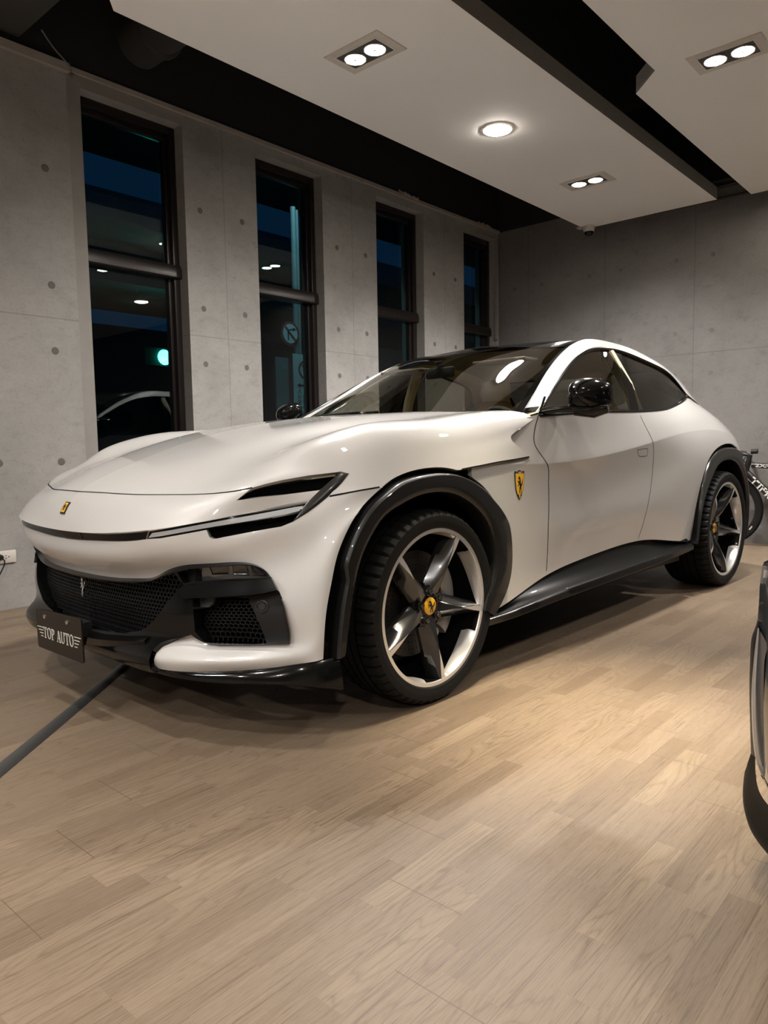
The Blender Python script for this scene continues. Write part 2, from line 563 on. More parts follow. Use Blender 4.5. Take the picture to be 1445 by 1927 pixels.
def wood_mat():
    """oak strip flooring laid along x: rows .193 wide made of three strips, staggered ends, grain"""
    b = NB('oak_floor')
    p = b.n('ShaderNodeBsdfPrincipled')
    tc = b.n('ShaderNodeTexCoord'); sep = b.n('ShaderNodeSeparateXYZ'); b.l(tc, 'Object', sep, 0)
    X, Y = sep.outputs[0], sep.outputs[1]
    def rnd(v, k=0.):
        w = b.n('ShaderNodeTexWhiteNoise', noise_dimensions='2D')
        cb = b.n('ShaderNodeCombineXYZ'); 
        b.t.links.new(v[0], cb.inputs[0])
        if len(v) > 1: b.t.links.new(v[1], cb.inputs[1])
        else: cb.inputs[1].default_value = k
        b.l(cb, 0, w, 'Vector'); return w.outputs['Value']
    BW, BL, SW, SL = .2, 1.24, .2/3, .43
    Yo = b.math('SUBTRACT', Y, .012)
    br = b.math('FLOOR', b.math('DIVIDE', Yo, BW))
    # board ends step back by about a board width from row to row
    bq = b.math('DIVIDE', b.math('SUBTRACT', b.math('ADD', X, 1.018), b.math('MULTIPLY', b.math('ADD', br, 9.), .213)), BL)
    r = b.math('FLOOR', b.math('DIVIDE', Yo, SW))
    xs = b.math('ADD', X, b.math('MULTIPLY', rnd([r], 3.), 5.))
    q = b.math('DIVIDE', xs, SL)
    c0 = b.math('FLOOR', q)
    tone = rnd([r, c0])
    def edge(v, size):
        f = b.math('FRACT', v); d = b.math('MINIMUM', f, b.math('SUBTRACT', 1., f)); return b.math('MULTIPLY', d, size)
    eb = b.math('MINIMUM', b.math('ADD', edge(b.math('DIVIDE', Yo, BW), BW), .0007), edge(bq, BL))
    es = b.math('MINIMUM', edge(b.math('DIVIDE', Yo, SW), SW), edge(q, SL))
    cb = b.n('ShaderNodeCombineXYZ')
    b.t.links.new(b.math('ADD', X, b.math('MULTIPLY', tone, 37.)), cb.inputs[0])
    b.t.links.new(b.math('ADD', Y, b.math('MULTIPLY', tone, 11.)), cb.inputs[1])
    b.t.links.new(b.math('MULTIPLY', tone, 5.), cb.inputs[2])
    m1 = b.n('ShaderNodeMapping'); m1.inputs['Scale'].default_value = (1.5, 9, 1); b.l(cb, 0, m1, 0)
    nz = b.n('ShaderNodeTexNoise', i_Scale=1., i_Detail=2., i_Roughness=.4); b.l(m1, 0, nz, 'Vector')
    ring = b.math('FRACT', b.math('MULTIPLY', nz.outputs[0], 17.))
    ringv = b.math('ABSOLUTE', b.math('SUBTRACT', b.math('MULTIPLY', ring, 2.), 1.))
    m2 = b.n('ShaderNodeMapping'); m2.inputs['Scale'].default_value = (3.2, 250, 1); b.l(cb, 0, m2, 0)
    fib = b.n('ShaderNodeTexNoise', i_Scale=1., i_Detail=3., i_Roughness=.6); b.l(m2, 0, fib, 'Vector')
    m3 = b.n('ShaderNodeMapping'); m3.inputs['Scale'].default_value = (26, 700, 1); b.l(cb, 0, m3, 0)
    por = b.n('ShaderNodeTexNoise', i_Scale=1., i_Detail=1., i_Roughness=.5); b.l(m3, 0, por, 'Vector')
    base = b.ramp(tone, [(0, (.152, .109, .073)), (.3, (.178, .131, .090)), (.6, (.196, .146, .102)), (.85, (.186, .138, .094)), (1, (.222, .167, .115))])
    g1 = b.ramp(ringv, [(0, (.70, .67, .64)), (.22, (.90, .89, .88)), (.5, (1., 1., 1.)), (1, (1.05, 1.05, 1.04))])
    g2 = b.ramp(fib.outputs[0], [(.28, (.50, .46, .42)), (.44, (.92, .91, .90)), (.60, (1.04, 1.04, 1.04)), (.8, (1.14, 1.14, 1.13))])
    g3 = b.ramp(por.outputs[0], [(.30, (.62, .56, .50)), (.40, (1, 1, 1)), (1, (1, 1, 1))])
    base = b.mix(.7, base, g3, 'MULTIPLY')
    c = b.mix(b.math('ADD', .18, b.math('MULTIPLY', b.math('GREATER_THAN', tone, .58), .5)), base, g1, 'MULTIPLY'); c = b.mix(.8, c, g2, 'MULTIPLY')
    c = b.mix(b.math('MULTIPLY', b.math('LESS_THAN', es, .0005), .25), c, (.2, .13, .08))
    c = b.mix(b.math('MULTIPLY', b.math('LESS_THAN', eb, .0013), .75), c, (.09, .06, .038))
    b.t.links.new(c, p.inputs['Base Color'])
    b.t.links.new(b.math('ADD', .36, b.math('MULTIPLY', fib.outputs[0], .2)), p.inputs['Roughness'])
    bp = b.n('ShaderNodeBump', i_Strength=.25, i_Distance=.001); b.l(fib, 0, bp, 'Height'); b.l(bp, 0, p, 'Normal')
    p.inputs['Specular IOR Level'].default_value = .35
    return b.done(p)


PAINT = paint_mat(); CARBON = carbon_mat(); HONEY = honey_mat()
GLOSSK = pm('gloss_black', (.004, .004, .004), .15, coat=.3, spec=.15)
MATTEK = pm('matte_black', (.014, .014, .014), .55, spec=.3)
DEEP = pm('deep_black', (.003, .003, .003), .9, spec=.0)
RUBBER = pm('tyre_rubber', (.007, .007, .007), .6, spec=.16, bump=.2, scale=80)
GAPM = pm('panel_gap_black', (.006, .006, .006), .8, spec=.1)
SILVER = pm('machined_silver', (.72, .71, .70), .28, metal=.65)
DARKRIM = pm('dark_grey_rim', (.022, .022, .023), .2, metal=.3, coat=.9)
CHROME = pm('chrome', (.75, .75, .75), .08, metal=1.)
LENS = pm('lamp_lens', (.32, .33, .34), .15, coat=1., spec=.6)
CALIP = pm('caliper_grey', (.26, .26, .26), .4, metal=.4)
DISC = pm('brake_disc_steel', (.07, .062, .057), .4, metal=.8, scale=200)
YELLOW = pm('badge_yellow', (.85, .48, .03), .3, coat=.6)
TAN = pm('tan_leather', (.55, .40, .22), .5, scale=120, bump=.15)
CREAM = pm('cream_leather', (.74, .66, .48), .5, scale=120)
WSGLASS = glass_mat('windscreen_glass', (.84, .84, .76), .13)
SIDEGLASS = glass_mat('privacy_glass', (.25, .25, .22), .07)
PANE = glass_mat('window_pane', (.52, .70, .70), .045)

# ================================================================== THE WHITE CAR (car frame: x rearwards from the front axle, left side is -y)
CAR = empty('car', (0, 0, 0), CAR_YAW)
tag(CAR, 'pearl white sports SUV with black wheel arches parked by the window wall', 'car')

# ---- bonnet and front fender skin
T = [
 [(-.977,0,.687),(-.951,0,.764),(-.894,0,.824),(-.70,0,.914),(-.5,0,.983),(-.27,0,1.043),(0,0,1.090),(.2,0,1.116),(.38,0,1.130),(.52,0,1.139)],
 [(-.976,.2,.691),(-.94,.2,.766),(-.877,.2,.823),(-.69,.2,.911),(-.49,.205,.981),(-.265,.21,1.040),(0,.21,1.083),(.2,.215,1.110),(.39,.22,1.127),(.535,.22,1.136)],
 [(-.961,.4,.703),(-.905,.4,.773),(-.829,.4,.822),(-.66,.4,.903),(-.48,.4,.968),(-.28,.4,1.022),(-.05,.41,1.066),(.2,.42,1.098),(.42,.43,1.121),(.60,.43,1.135)],
 [(-.893,.58,.722),(-.84,.58,.783),(-.765,.58,.826),(-.62,.585,.893),(-.46,.59,.948),(-.27,.6,.997),(-.05,.6,1.036),(.21,.6,1.073),(.46,.61,1.104),(.68,.62,1.128)],
 [(-.70,.75,.762),(-.695,.755,.80),(-.685,.76,.838),(-.56,.765,.905),(-.44,.765,.976),(-.28,.77,1.031),(-.1,.77,1.064),(.2,.77,1.080),(.5,.775,1.106),(.76,.79,1.127)],
 [(-.545,.855,.795),(-.53,.86,.82),(-.50,.865,.848),(-.43,.87,.892),(-.35,.875,.936),(-.22,.885,.978),(-.05,.895,1.003),(.22,.905,1.016),(.5,.912,1.036),(.79,.918,1.083)],
 [(-.462,.905,.808),(-.435,.92,.812),(-.39,.94,.818),(-.33,.955,.825),(-.271,.965,.831),(-.15,.972,.846),(0,.976,.862),(.2,.978,.882),(.5,.978,.905),(.80,.972,.93)],
]
HOOD = Surf(T, 145, 97)
# ---- front bumper skin
CW = [0, .2, .4, .5, .6, .7, .8, .88, .94, .97]
ROWA = [(-.977,0,.687),(-.976,.2,.691),(-.961,.4,.703),(-.934,.5,.712),(-.882,.6,.726),(-.787,.7,.746),(-.624,.8,.778),(-.518,.87,.799),(-.39,.94,.818),(-.271,.965,.831)]
ROWB = [(-.967,0,.656),(-.965,.2,.661),(-.951,.4,.672),(-.927,.5,.68),(-.882,.6,.692),(-.79,.705,.686),(-.688,.805,.709),(-.594,.875,.734),(-.46,.937,.752),(-.353,.967,.778)]
ROWC = [(-.958,0,.60),(-.956,.2,.605),(-.94,.4,.617),(-.912,.5,.626),(-.868,.6,.638),(-.79,.7,.648),(-.695,.8,.665),(-.595,.88,.685),(-.495,.943,.70),(-.435,.97,.728)]
ROWD = [(-.911,0,.524),(-.904,.2,.527),(-.877,.4,.538),(-.85,.5,.551),(-.812,.6,.568),(-.755,.7,.585),(-.685,.8,.60),(-.605,.88,.61),(-.54,.943,.615),(-.506,.97,.619)]
ROWE = [(-.90,0,.42),(-.895,.2,.42),(-.875,.4,.42),(-.855,.5,.42),(-.825,.6,.42),(-.78,.7,.425),(-.72,.8,.43),(-.655,.88,.43),(-.595,.943,.43),(-.561,.97,.43)]
ROWF1 = [(-.90,0,.33),(-.895,.2,.33),(-.88,.4,.335),(-.86,.5,.34),(-.83,.6,.335),(-.775,.7,.335),(-.715,.8,.335),(-.66,.88,.34),(-.60,.943,.345),(-.57,.969,.35)]
ROWF2 = [(-.925,0,.28),(-.922,.2,.28),(-.915,.4,.285),(-.905,.5,.288),(-.878,.6,.29),(-.83,.7,.295),(-.765,.8,.30),(-.69,.88,.305),(-.613,.942,.31),(-.573,.967,.32)]
ROWF3 = [(-.905,0,.245),(-.90,.2,.245),(-.895,.4,.245),(-.89,.5,.247),(-.865,.6,.25),(-.81,.7,.255),(-.745,.8,.265),(-.675,.88,.275),(-.608,.94,.285),(-.577,.966,.29)]
def past(r):
    a, c = np.array(r[-2]), np.array(r[-1]); d = (c-a)/np.linalg.norm(c-a); e = c+d*.09
    return r+[(e[0], min(e[1], c[1]+.008), e[2])]
BUMP = Surf([past(r) for r in (ROWA, ROWB, ROWC, ROWD, ROWE, ROWF1, ROWF2, ROWF3)], 161, 121)
# ---- side skin: doors and rear quarter
QX = [
 [(.25,.85,.95),(.50,.85,1.0),(.78,.908,1.098),(1.1,.94,1.116),(1.5,.947,1.131),(1.9,.94,1.143),(2.3,.915,1.175),(2.66,.862,1.245),(3.0,.81,1.225),(3.35,.77,1.16),(3.68,.68,1.10),(3.9,.42,1.06),(3.96,0,1.05)],
 [(.25,.91,.92),(.5,.90,.955),(.78,.938,1.02),(1.1,.957,1.035),(1.5,.964,1.055),(1.9,.966,1.078),(2.3,.957,1.10),(2.66,.93,1.14),(3.0,.90,1.14),(3.35,.86,1.09),(3.68,.755,1.04),(3.92,.45,1.02),(3.98,0,1.01)],
 [(.25,.965,.885),(.5,.966,.89),(.78,.98,.887),(1.1,.992,.896),(1.5,.996,.93),(1.9,.995,.977),(2.3,.985,1.022),(2.66,.972,1.045),(3.0,.965,1.04),(3.35,.93,1.0),(3.68,.82,.97),(3.94,.48,.97),(4.0,0,.97)],
 [(.25,.966,.84),(.5,.967,.845),(.78,.973,.85),(1.1,.983,.861),(1.5,.989,.892),(1.9,.993,.935),(2.3,.991,.975),(2.66,.984,.992),(3.0,.98,.985),(3.35,.95,.95),(3.68,.84,.925),(3.945,.49,.925),(4.005,0,.925)],
 [(.25,.968,.74),(.5,.969,.74),(.78,.966,.75),(1.1,.969,.76),(1.5,.976,.78),(1.9,.985,.81),(2.3,.994,.86),(2.66,.995,.88),(3.0,.992,.88),(3.35,.965,.86),(3.68,.86,.84),(3.95,.5,.84),(4.01,0,.84)],
 [(.25,.968,.6),(.5,.969,.6),(.78,.97,.6),(1.1,.974,.6),(1.5,.979,.61),(1.9,.985,.63),(2.3,.987,.66),(2.66,.985,.68),(3.0,.98,.7),(3.35,.95,.7),(3.68,.85,.7),(3.93,.5,.7),(3.98,0,.7)],
 [(.25,.968,.42),(.5,.967,.42),(.78,.966,.45),(1.1,.965,.47),(1.5,.964,.49),(1.9,.966,.48),(2.3,.968,.46),(2.66,.965,.48),(3.0,.95,.5),(3.35,.92,.5),(3.68,.82,.5),(3.88,.5,.5),(3.92,0,.5)],
 [(.25,.972,.262),(.5,.968,.302),(.78,.965,.368),(1.1,.962,.405),(1.5,.957,.427),(1.9,.957,.424),(2.3,.962,.375),(2.66,.95,.35),(3.0,.93,.35),(3.35,.9,.35),(3.68,.78,.35),(3.85,.5,.35),(3.88,0,.35)],
]
SIDE = Surf(QX, 193, 113, vbreaks=(2,))
# ---- roof rail
RAILX = [
 [(.885,.782,1.113),(1.077,.732,1.227),(1.33,.672,1.378),(1.528,.632,1.472),(1.775,.602,1.546),(2.06,.612,1.551),(2.287,.622,1.536),(2.533,.632,1.495),(2.776,.652,1.43),(2.941,.672,1.353),(3.08,.705,1.245),(3.3,.71,1.15)],
 [(.885,.80,1.125),(1.077,.75,1.238),(1.33,.69,1.389),(1.528,.65,1.483),(1.775,.62,1.557),(2.06,.63,1.562),(2.287,.64,1.547),(2.533,.65,1.506),(2.776,.67,1.441),(2.941,.69,1.364),(3.08,.725,1.255),(3.3,.73,1.16)],
 None,
 [onw(*q) for q in ((1017.6,776,.915),(1040,737,.85),(1066,697,.797),(1085,674.5,.768),(1111.8,658.2,.745),(1156.5,658.7,.74),(1191.8,670,.75),(1229.4,686.5,.768),(1262.4,707.6,.795),(1282,731,.83))]+[(2.84,.85,1.236),(3.1,.81,1.19)],
]
RAILX[2] = [((p[0]+q[0])/2, (p[1]+q[1])/2+.012, (p[2]+q[2])/2+h) for p, q, h in zip(RAILX[1], RAILX[3], [.0, .002, .006, .01, .014, .014, .014, .014, .014, .016, .012, .01])]
RAIL = Surf(RAILX, 121, 33)
# ---- windscreen, roof and rear glass
GX = [
 [(.40,0,1.06),(.75,0,1.235),(1.10,0,1.40),(1.38,0,1.51),(1.62,0,1.568),(1.88,0,1.59),(2.2,0,1.583),(2.6,0,1.53),(3.0,0,1.425),(3.4,0,1.28),(3.75,0,1.13),(3.93,0,1.05)],
 [(.45,.25,1.06),(.78,.25,1.23),(1.12,.24,1.395),(1.39,.23,1.502),(1.63,.22,1.56),(1.88,.22,1.583),(2.2,.22,1.577),(2.6,.23,1.523),(3.0,.24,1.418),(3.4,.25,1.27),(3.73,.24,1.13),(3.92,.25,1.05)],
 [(.64,.62,1.085),(.90,.61,1.213),(1.15,.60,1.331),(1.396,.58,1.457),(1.62,.555,1.541),(1.9,.54,1.568),(2.2,.54,1.556),(2.56,.55,1.505),(2.87,.57,1.415),(3.12,.59,1.29),(3.45,.57,1.16),(3.86,.43,1.07)],
 [(.86,.795,1.085),(1.077,.738,1.231),(1.33,.678,1.382),(1.528,.638,1.476),(1.775,.607,1.55),(2.06,.617,1.555),(2.287,.627,1.54),(2.533,.637,1.499),(2.776,.657,1.434),(2.941,.677,1.357),(3.08,.71,1.249),(3.4,.70,1.13)],
]
GLAS = Surf(GX, 121, 49)

LINE_HOODFRONT = [(149,925),(204,928),(248,930.5),(320,931),(380,930),(440,924.5),(474.7,917.8)]
SLOT = [(444.8,941.7),(474.7,917.8),(500,910.5),(529.5,903.6),(579.3,894.9),(641.6,887.4),(619,907),(601.7,922.3),(545,929.5),(504.6,934.7)]
ARCH_F = [(608,1245),(609.7,1206),(612.5,1164.6),(616.6,1134),(625,1089.8),(633.6,1049.3),(647.3,1012),(662.3,982),(684.7,949.7),(715.8,919.8),(737,902.4),(774.4,886.2),(819.2,879.4),(851.6,882.4),(881.5,894.9),(911.4,917.3),(933.8,949.7),(946.3,982),(951.3,1022),(950,1071.8),(943.8,1101.7),(931.3,1131.6),(915,1157.7)]
ARCH_R = [(1298.5,1020.8),(1304.7,983.5),(1312.5,938.3),(1323.4,894.7),(1332.8,866.7),(1342,851),(1354.6,839.5),(1367,834.8),(1378,835.6),(1387,843)]
smp = lambda L, n=60: [tuple(q) for q in smooth(L, n)]


def pixw(poly): return smp(poly, max(12, int(sum(math.dist(a, b) for a, b in zip(poly[:-1], poly[1:]))/5)))


def uvcat(*a): return np.concatenate([np.atleast_2d(np.array(x, float)) for x in a])


BIG = 9999
# regions of the bonnet skin
hl = HOOD.pix(pixw(LINE_HOODFRONT), 4)
hl[0] = (hl[0][0], -5)
blade_r = HOOD.pix([(656.5, 891.1), (638, 914), (617, 935)], 4)
nose_poly = uvcat(hl, HOOD.pix([(474.7, 917.8), (529.5, 903.6), (579.3, 894.9), (641.6, 887.4), (656.5, 891.1)], 4), blade_r, (blade_r[-1][0], BIG), (-5, BIG), (-5, -5))
arch_h = HOOD.pix(pixw(ARCH_F[8:16]), 3)
arch_poly = uvcat((arch_h[0][0], BIG), arch_h, (arch_h[-1][0], BIG))
scoop = HOOD.pix(pixw([(1016, 779.5), (985, 802), (963.5, 818), (961, 822), (963.5, 829), (974, 839), (999, 861)]), 3)
scoop_poly = uvcat((BIG, scoop[0][1]), scoop, (scoop[-1][0], BIG), (BIG, BIG))
slot_uv = HOOD.pix(SLOT, 4, close=True)
RH = HOOD.trim([('hole', arch_poly), ('cut', scoop_poly), ('slot', slot_uv), ('nose', nose_poly)], step=2)
FL = .018
mkreg = lambda name, reg, mat, parent=CAR: mk(name, reg[0], reg[1], mat, parent, reg[2])
hood = mkreg('bonnet', both(flange(RH['base'], FL)), PAINT)
for r in (RH['slot'], mirror(RH['slot'])): mkreg('air_slot', offset(r, -.03), DEEP)

# regions of the bumper skin
OPEN = [(149,1075),(175,1080.5),(199,1084.5),(228,1087.5),(264,1088.2),(290.7,1086),(312,1074.6),(339.8,1065),(370,1061.5),(400.7,1060),(456,1058),(483.8,1063.5),(503,1076),(517,1098),(530.8,1125.8),(541.9,1164.6),(547.4,1195),(546.5,1211.8)]
OPEN2 = [(546.5,1211.8),(480,1214.5),(414.6,1216.3),(392.4,1213),(373,1197.8),(366,1191),(345.4,1199),(306.6,1217),(294,1229),(289.5,1241),(291,1252),(312,1267),(333,1271)]
o1 = BUMP.pix(pixw(OPEN), 4); o2 = BUMP.pix(OPEN2, 4)
o1[0] = (-5, o1[0][1])
open_poly = uvcat(o1, o2, (o2[-1][0], BIG), (-5, BIG))
arch_b = BUMP.pix(pixw(ARCH_F[:11]), 4)
barb = BUMP.pix(pixw([(117,1013),(140,1016),(165.3,1017.6),(206.9,1019.2),(248.4,1018.4),(274,1015.2)]), 4)
bar_poly = uvcat((-5, barb[0][1]), barb, BUMP.pix([(274, 1015.2), (279.5, 998.5)], 4), (BUMP.pix([(279.5, 998.5), (279.5, 998.5)])[0][0], -5), (-5, -5))
DRL_T = [(279.5,999),(320,993.2),(380,982),(479.7,963.2),(554,948.5),(580,943)]
DRL_B = [(570,955),(540,966),(479.7,980.5),(400,995),(350,1004.5),(300,1013.5),(274,1015.2)]
drl_poly = BUMP.pix(DRL_T+DRL_B, 4, close=True)
lens_poly = BUMP.pix([(285,1003.5),(320,998),(380,986.5),(480,967.5),(554,953),(571,950.5),(563,960.5),(540,966),(480,977.5),(400,991.5),(350,1000.5),(300,1009.5),(278,1012.5)], 4, close=True)
LOWSLOT = [(388,996),(480,978.5),(545,964),(567,958),(592,950),(576,965.5),(549.4,982.6),(529.5,990.8),(479.7,999.5),(402,1014.5),(394,1011)]
low_poly = BUMP.pix(LOWSLOT, 4, close=True)
lamp_top = uvcat(BUMP.pix([(279.5,998.5),(320,992.4),(380,980.8),(479.7,962.1),(554,947.2),(600,937)], 4), BUMP.pix([(600, 948), (570, 968), (549, 980)], 4), drl_poly[::-1][:1])
pp = lambda L: BUMP.pix(L, 3, close=True)
GR_MAIN = [(149,1078),(199,1087),(232,1090.5),(264,1091.5),(292,1089),(314,1077.5),(330,1070.5),(336,1074),(352,1099),(345,1106),(322,1135),(300,1163),(282,1180),(271,1187),(245,1191.5),(210,1191.5),(175,1187),(150,1181)]
gm = BUMP.pix(GR_MAIN, 3); gm[0] = (-5, gm[0][1]); gm[-1] = (-5, gm[-1][1])
GR_SIDE = [(413,1126),(456,1124.5),(463,1126),(498,1213.5),(423,1215.5),(392.5,1211),(373,1184),(370.5,1146),(400,1143),(409,1137)]
LAMP = [(338,1068.5),(359,1063),(400,1061),(456,1059.5),(481,1065),(500.4,1076.5),(513,1088.5),(440,1089.5),(373,1092),(352,1096)]
FOG = [(369,1126),(410,1126),(406,1137),(399,1142),(370,1142)]
WING = [(345,1106.5),(362,1100),(380,1101),(420,1097),(470,1093),(514,1090),(524,1111),(500,1117),(470,1121),(428,1124),(385,1127),(356,1127),(349,1116)]
FLAP = [(463,1126),(500,1118),(525,1112.5),(531,1126),(541.5,1164.6),(546.5,1195),(546.5,1211.5),(498,1213.5)]
RB = BUMP.trim([('hole', uvcat(arch_b, (BIG, arch_b[-1][1]), (BIG, BIG), (arch_b[0][0], BIG))), ('bar', bar_poly), ('lens', lens_poly), ('low', low_poly), ('drl', drl_poly),
                ('main', gm), ('sidemesh', pp(GR_SIDE)), ('lamp', pp(LAMP)), ('fog', pp(FOG)), ('wing', pp(WING)), ('flap', pp(FLAP)), ('frame', open_poly)], step=2)
nose = both(RH['nose']); shell = both(flange(RB['base'], lambda p: .012 if (p[0] > -.62 and abs(p[1]) > .925) else .045))
front_bumper = mkreg('front_bumper', join(both(flange(RH['nose'], FL)), shell), PAINT)
BARM = pm('bar_black', (.004, .004, .004), .12, spec=.18)
mkreg('light_bar', both(flange(offset(RB['bar'], -.005), .02)), BARM)
for r in (RB['drl'], mirror(RB['drl'])): mkreg('lamp_bezel', flange(offset(r, -.008), .02), BARM)
for r in (RB['lens'], mirror(RB['lens'])): mkreg('daytime_running_lamp', flange(offset(r, -.003), .008), LENS)
for r in (RB['low'], mirror(RB['low'])): mkreg('headlamp_recess', offset(r, -.035), DEEP)
ins = both(flange(offset(RB['frame'], .02), .08))
WINGK = pm('wing_black', (.004, .004, .004), .22, spec=.25, coat=.15)
insert = mkreg('bumper_insert', ins, GLOSSK)
for r in (RB['flap'], mirror(RB['flap'])): mkreg('intake_panel', flange(offset(r, -.022), .03, skip_mid=False), MATTEK)
for r in (RB['wing'], mirror(RB['wing'])): mkreg('bumper_wing', flange(offset(r, .03), .08, skip_mid=False), WINGK)
for r in (RB['lamp'], mirror(RB['lamp'])):
    q = mkreg('headlamp', flange(offset(r, -.022), .02, skip_mid=False), pm('headlamp_glass', (.05, .048, .045), .06, coat=1., spec=.8))
for r in (RB['fog'], mirror(RB['fog'])): mkreg('fog_lamp', flange(offset(r, -.02), .02, skip_mid=False), pm('smoked_lamp', (.10, .10, .10), .15, coat=1.))
mainback = both(offset(RB['main'], -.065)); sideback = offset(RB['sidemesh'], -.065)
mkreg('grille_backing', join(mainback, sideback, mirror(sideback)), DEEP)


def honeycomb(surf, poly, cell, depth, sx=1.):
    """hexagon lattice laid on a surface inside an outline (uv), returned as thin bars"""
    P = surf.at(poly); lo = P.min(0); hi = P.max(0)
    mb = MB(); h = cell*math.sqrt(3)/2
    nz = int((hi[2]-lo[2])/(cell*.75))+2; ny = int((hi[1]-lo[1])/h)+2
    seen = set()
    for r in range(-1, nz):
        for c in range(-1, ny):
            cy = lo[1]+c*h+(r % 2)*h/2; cz = lo[2]+r*cell*.75
            hx = [(cy+cell/2*math.sin(k*PI/3)*sx, cz+cell/2*math.cos(k*PI/3)) for k in range(6)]
            for k in range(3):
                a, b = hx[k], hx[(k+1) % 6]
                ha = surf.hit((-3, a[0], a[1]), (1, 0, 0)); hb = surf.hit((-3, b[0], b[1]), (1, 0, 0))
                if ha is None or hb is None: continue
                if not inpoly(np.array([ha, hb]), poly).all(): continue
                pa, pb = surf.at([ha])[0], surf.at([hb])[0]; na = surf.nrm([ha])[0]
                t = pb-pa; L = np.linalg.norm(t)
                if L < 1e-5: continue
                s = np.cross(na, t/L)*.0009
                f, g = -na*depth, -na*(depth+.02)
                mb.add([pa-s+f, pa+s+f, pb+s+f, pb-s+f, pa-s+g, pa+s+g, pb+s+g, pb-s+g],
                       [(0, 1, 2, 3), (0, 4, 5, 1), (1, 5, 6, 2), (2, 6, 7, 3), (3, 7, 4, 0)])
    return mb


hm = honeycomb(BUMP, np.clip(gm, [-1, 0], [BUMP.nu, BUMP.nv]), .0185, .02)
V0 = np.array(hm.V)
hm2 = MB(); hm2.add(V0, hm.F); hm2.add(V0*np.array([1, -1, 1]), hm.F)
hm2.build('grille', HONEY, CAR, ang=None, weld=False)
hs = honeycomb(BUMP, pp(GR_SIDE), .0175, .03)
for sg in (1, -1):
    q = MB(); q.add(np.array(hs.V)*np.array([1, sg, 1]), hs.F); q.build('side_grille', HONEY, CAR, ang=None, weld=False)

# ---- headlamp blade running across bonnet and bumper
def blade():
    Lp = [(641.6,887.4),(619,907),(601.7,922.3),(592,932)]; Rp = [(656.5,891.1),(640,912),(623,930),(616,936.5)]
    Lq = [(588,938),(576,949),(563,966),(551,981)]; Rq = [(613,938.5),(592,954.7),(571,970.5),(549.4,982.6)]
    L = uvcat(HOOD.pix(Lp, 4)), uvcat(BUMP.pix(Lq, 4)); R = uvcat(HOOD.pix(Rp, 4)), uvcat(BUMP.pix(Rq, 4))
    def side(S, Rr): return even(np.concatenate([HOOD.at(S)+HOOD.nrm(S)*0, BUMP.at(Rr)]), 24), even(np.concatenate([HOOD.nrm(S), BUMP.nrm(Rr)]), 24)
    a, na = side(L[0], L[1]); b, nb = side(R[0], R[1])
    ps = lambda A: smooth(A[[0, 5, 12, 18, 23]], 24)
    a, b, na, nb = ps(a), ps(b), ps(na), ps(nb)
    fade = np.sin(np.linspace(0, PI, 24))[:, None]**.35
    rows = [a-na*.05, a+na*.003*fade, a*.65+b*.35+(na+nb)/2*.009*fade, a*.25+b*.75+nb*.007*fade, b+nb*.0015, b-nb*.01]
    return np.array(rows)
BL = blade()
for sg in (1, -1):
    q = MB(); q.grid(BL*np.array([1, sg, 1])); q.build('headlamp_blade', pm('satin_black', (.014, .014, .014), .3, coat=.3), CAR, ang=60)
    for r in (0,):
        pass

# ---- side skin regions
dl = SIDE.pix(pixw([(1013.5,780),(1009,795),(1005,815),(1005.5,834),(1011,846),(1020,859),(1030.5,876),(1032,900),(1032.5,940),(1031.5,988),(1030,1040),(1027,1085)]), 4)
dr = SIDE.pix(pixw([(1200,772),(1206,785),(1216,806),(1228,832),(1229.5,860),(1226.5,900),(1219,950),(1207,995),(1197,1024)]), 4)
af = SIDE.pix(pixw(ARCH_F[12:]), 4)
af_poly = uvcat((af[0][0], -5), af, (af[-1][0], BIG), (-5, BIG), (-5, -5))
ar = SIDE.pix(pixw(ARCH_R), 3)
hid = SIDE.near([(3.30,.955,.90),(3.40,.945,.80),(3.475,.93,.66),(3.50,.92,.52),(3.49,.91,.40),(3.47,.9,.35)])
ar_poly = uvcat((ar[0][0], BIG), ar, hid, (hid[-1][0], BIG))
fen = uvcat((-5, -5), (dl[0][0], -5), dl, (dl[-1][0], BIG), (-5, BIG))
door_poly = uvcat((dl[0][0], -5), (dr[0][0], -5), dr, (dr[-1][0], BIG), (dl[-1][0], BIG), dl[::-1])
RS = SIDE.trim([('hole', ar_poly), ('hole', af_poly), ('fender', fen), ('door', door_poly)], step=2)
for nm, r in (('fender', RS['fender']), ('front_door', RS['door']), ('rear_quarter', RS['base'])):
    for rr in (r, mirror(r)):
        o = mkreg(nm, flange(rr, .02, skip_mid=False) if nm != 'rear_quarter' else rr, PAINT)
        if nm == 'front_door' and rr is r: DOOR_L = o

# ---- roof rails, roof, glass
rr_ = RAIL.trim([('foot', RAIL.pix([(975, 782), (983, 768.5), (1000, 766), (1018, 764), (1026, 782)], 3, close=True))], step=1)
for r in (rr_['base'], mirror(rr_['base'])): mkreg('roof_rail', r, PAINT)
for r in (rr_['foot'], mirror(rr_['foot'])): mkreg('rail_foot', r, GLOSSK)
u_ws = 3.55*GLAS.ku; u_rg = 7.6*GLAS.ku
vm = 2.80*GLAS.kv
ws = np.array([(-5, -5), (u_ws, -5), (u_ws-.18*GLAS.ku, vm), (-5, vm)], float)
wsd = np.concatenate([[ws[0]], dens([ws[1], ws[2]], 1.), dens([ws[2], (0, vm)], 1.), [ws[3]]])
rg = np.concatenate([[(u_rg, -5)], dens([(u_rg, 0), (u_rg, vm)], 1.), dens([(u_rg, vm), (10.2*GLAS.ku, vm)], 1.), [(10.2*GLAS.ku, -5)]])
RG = GLAS.trim([('ws', wsd), ('rg', rg)], step=1)
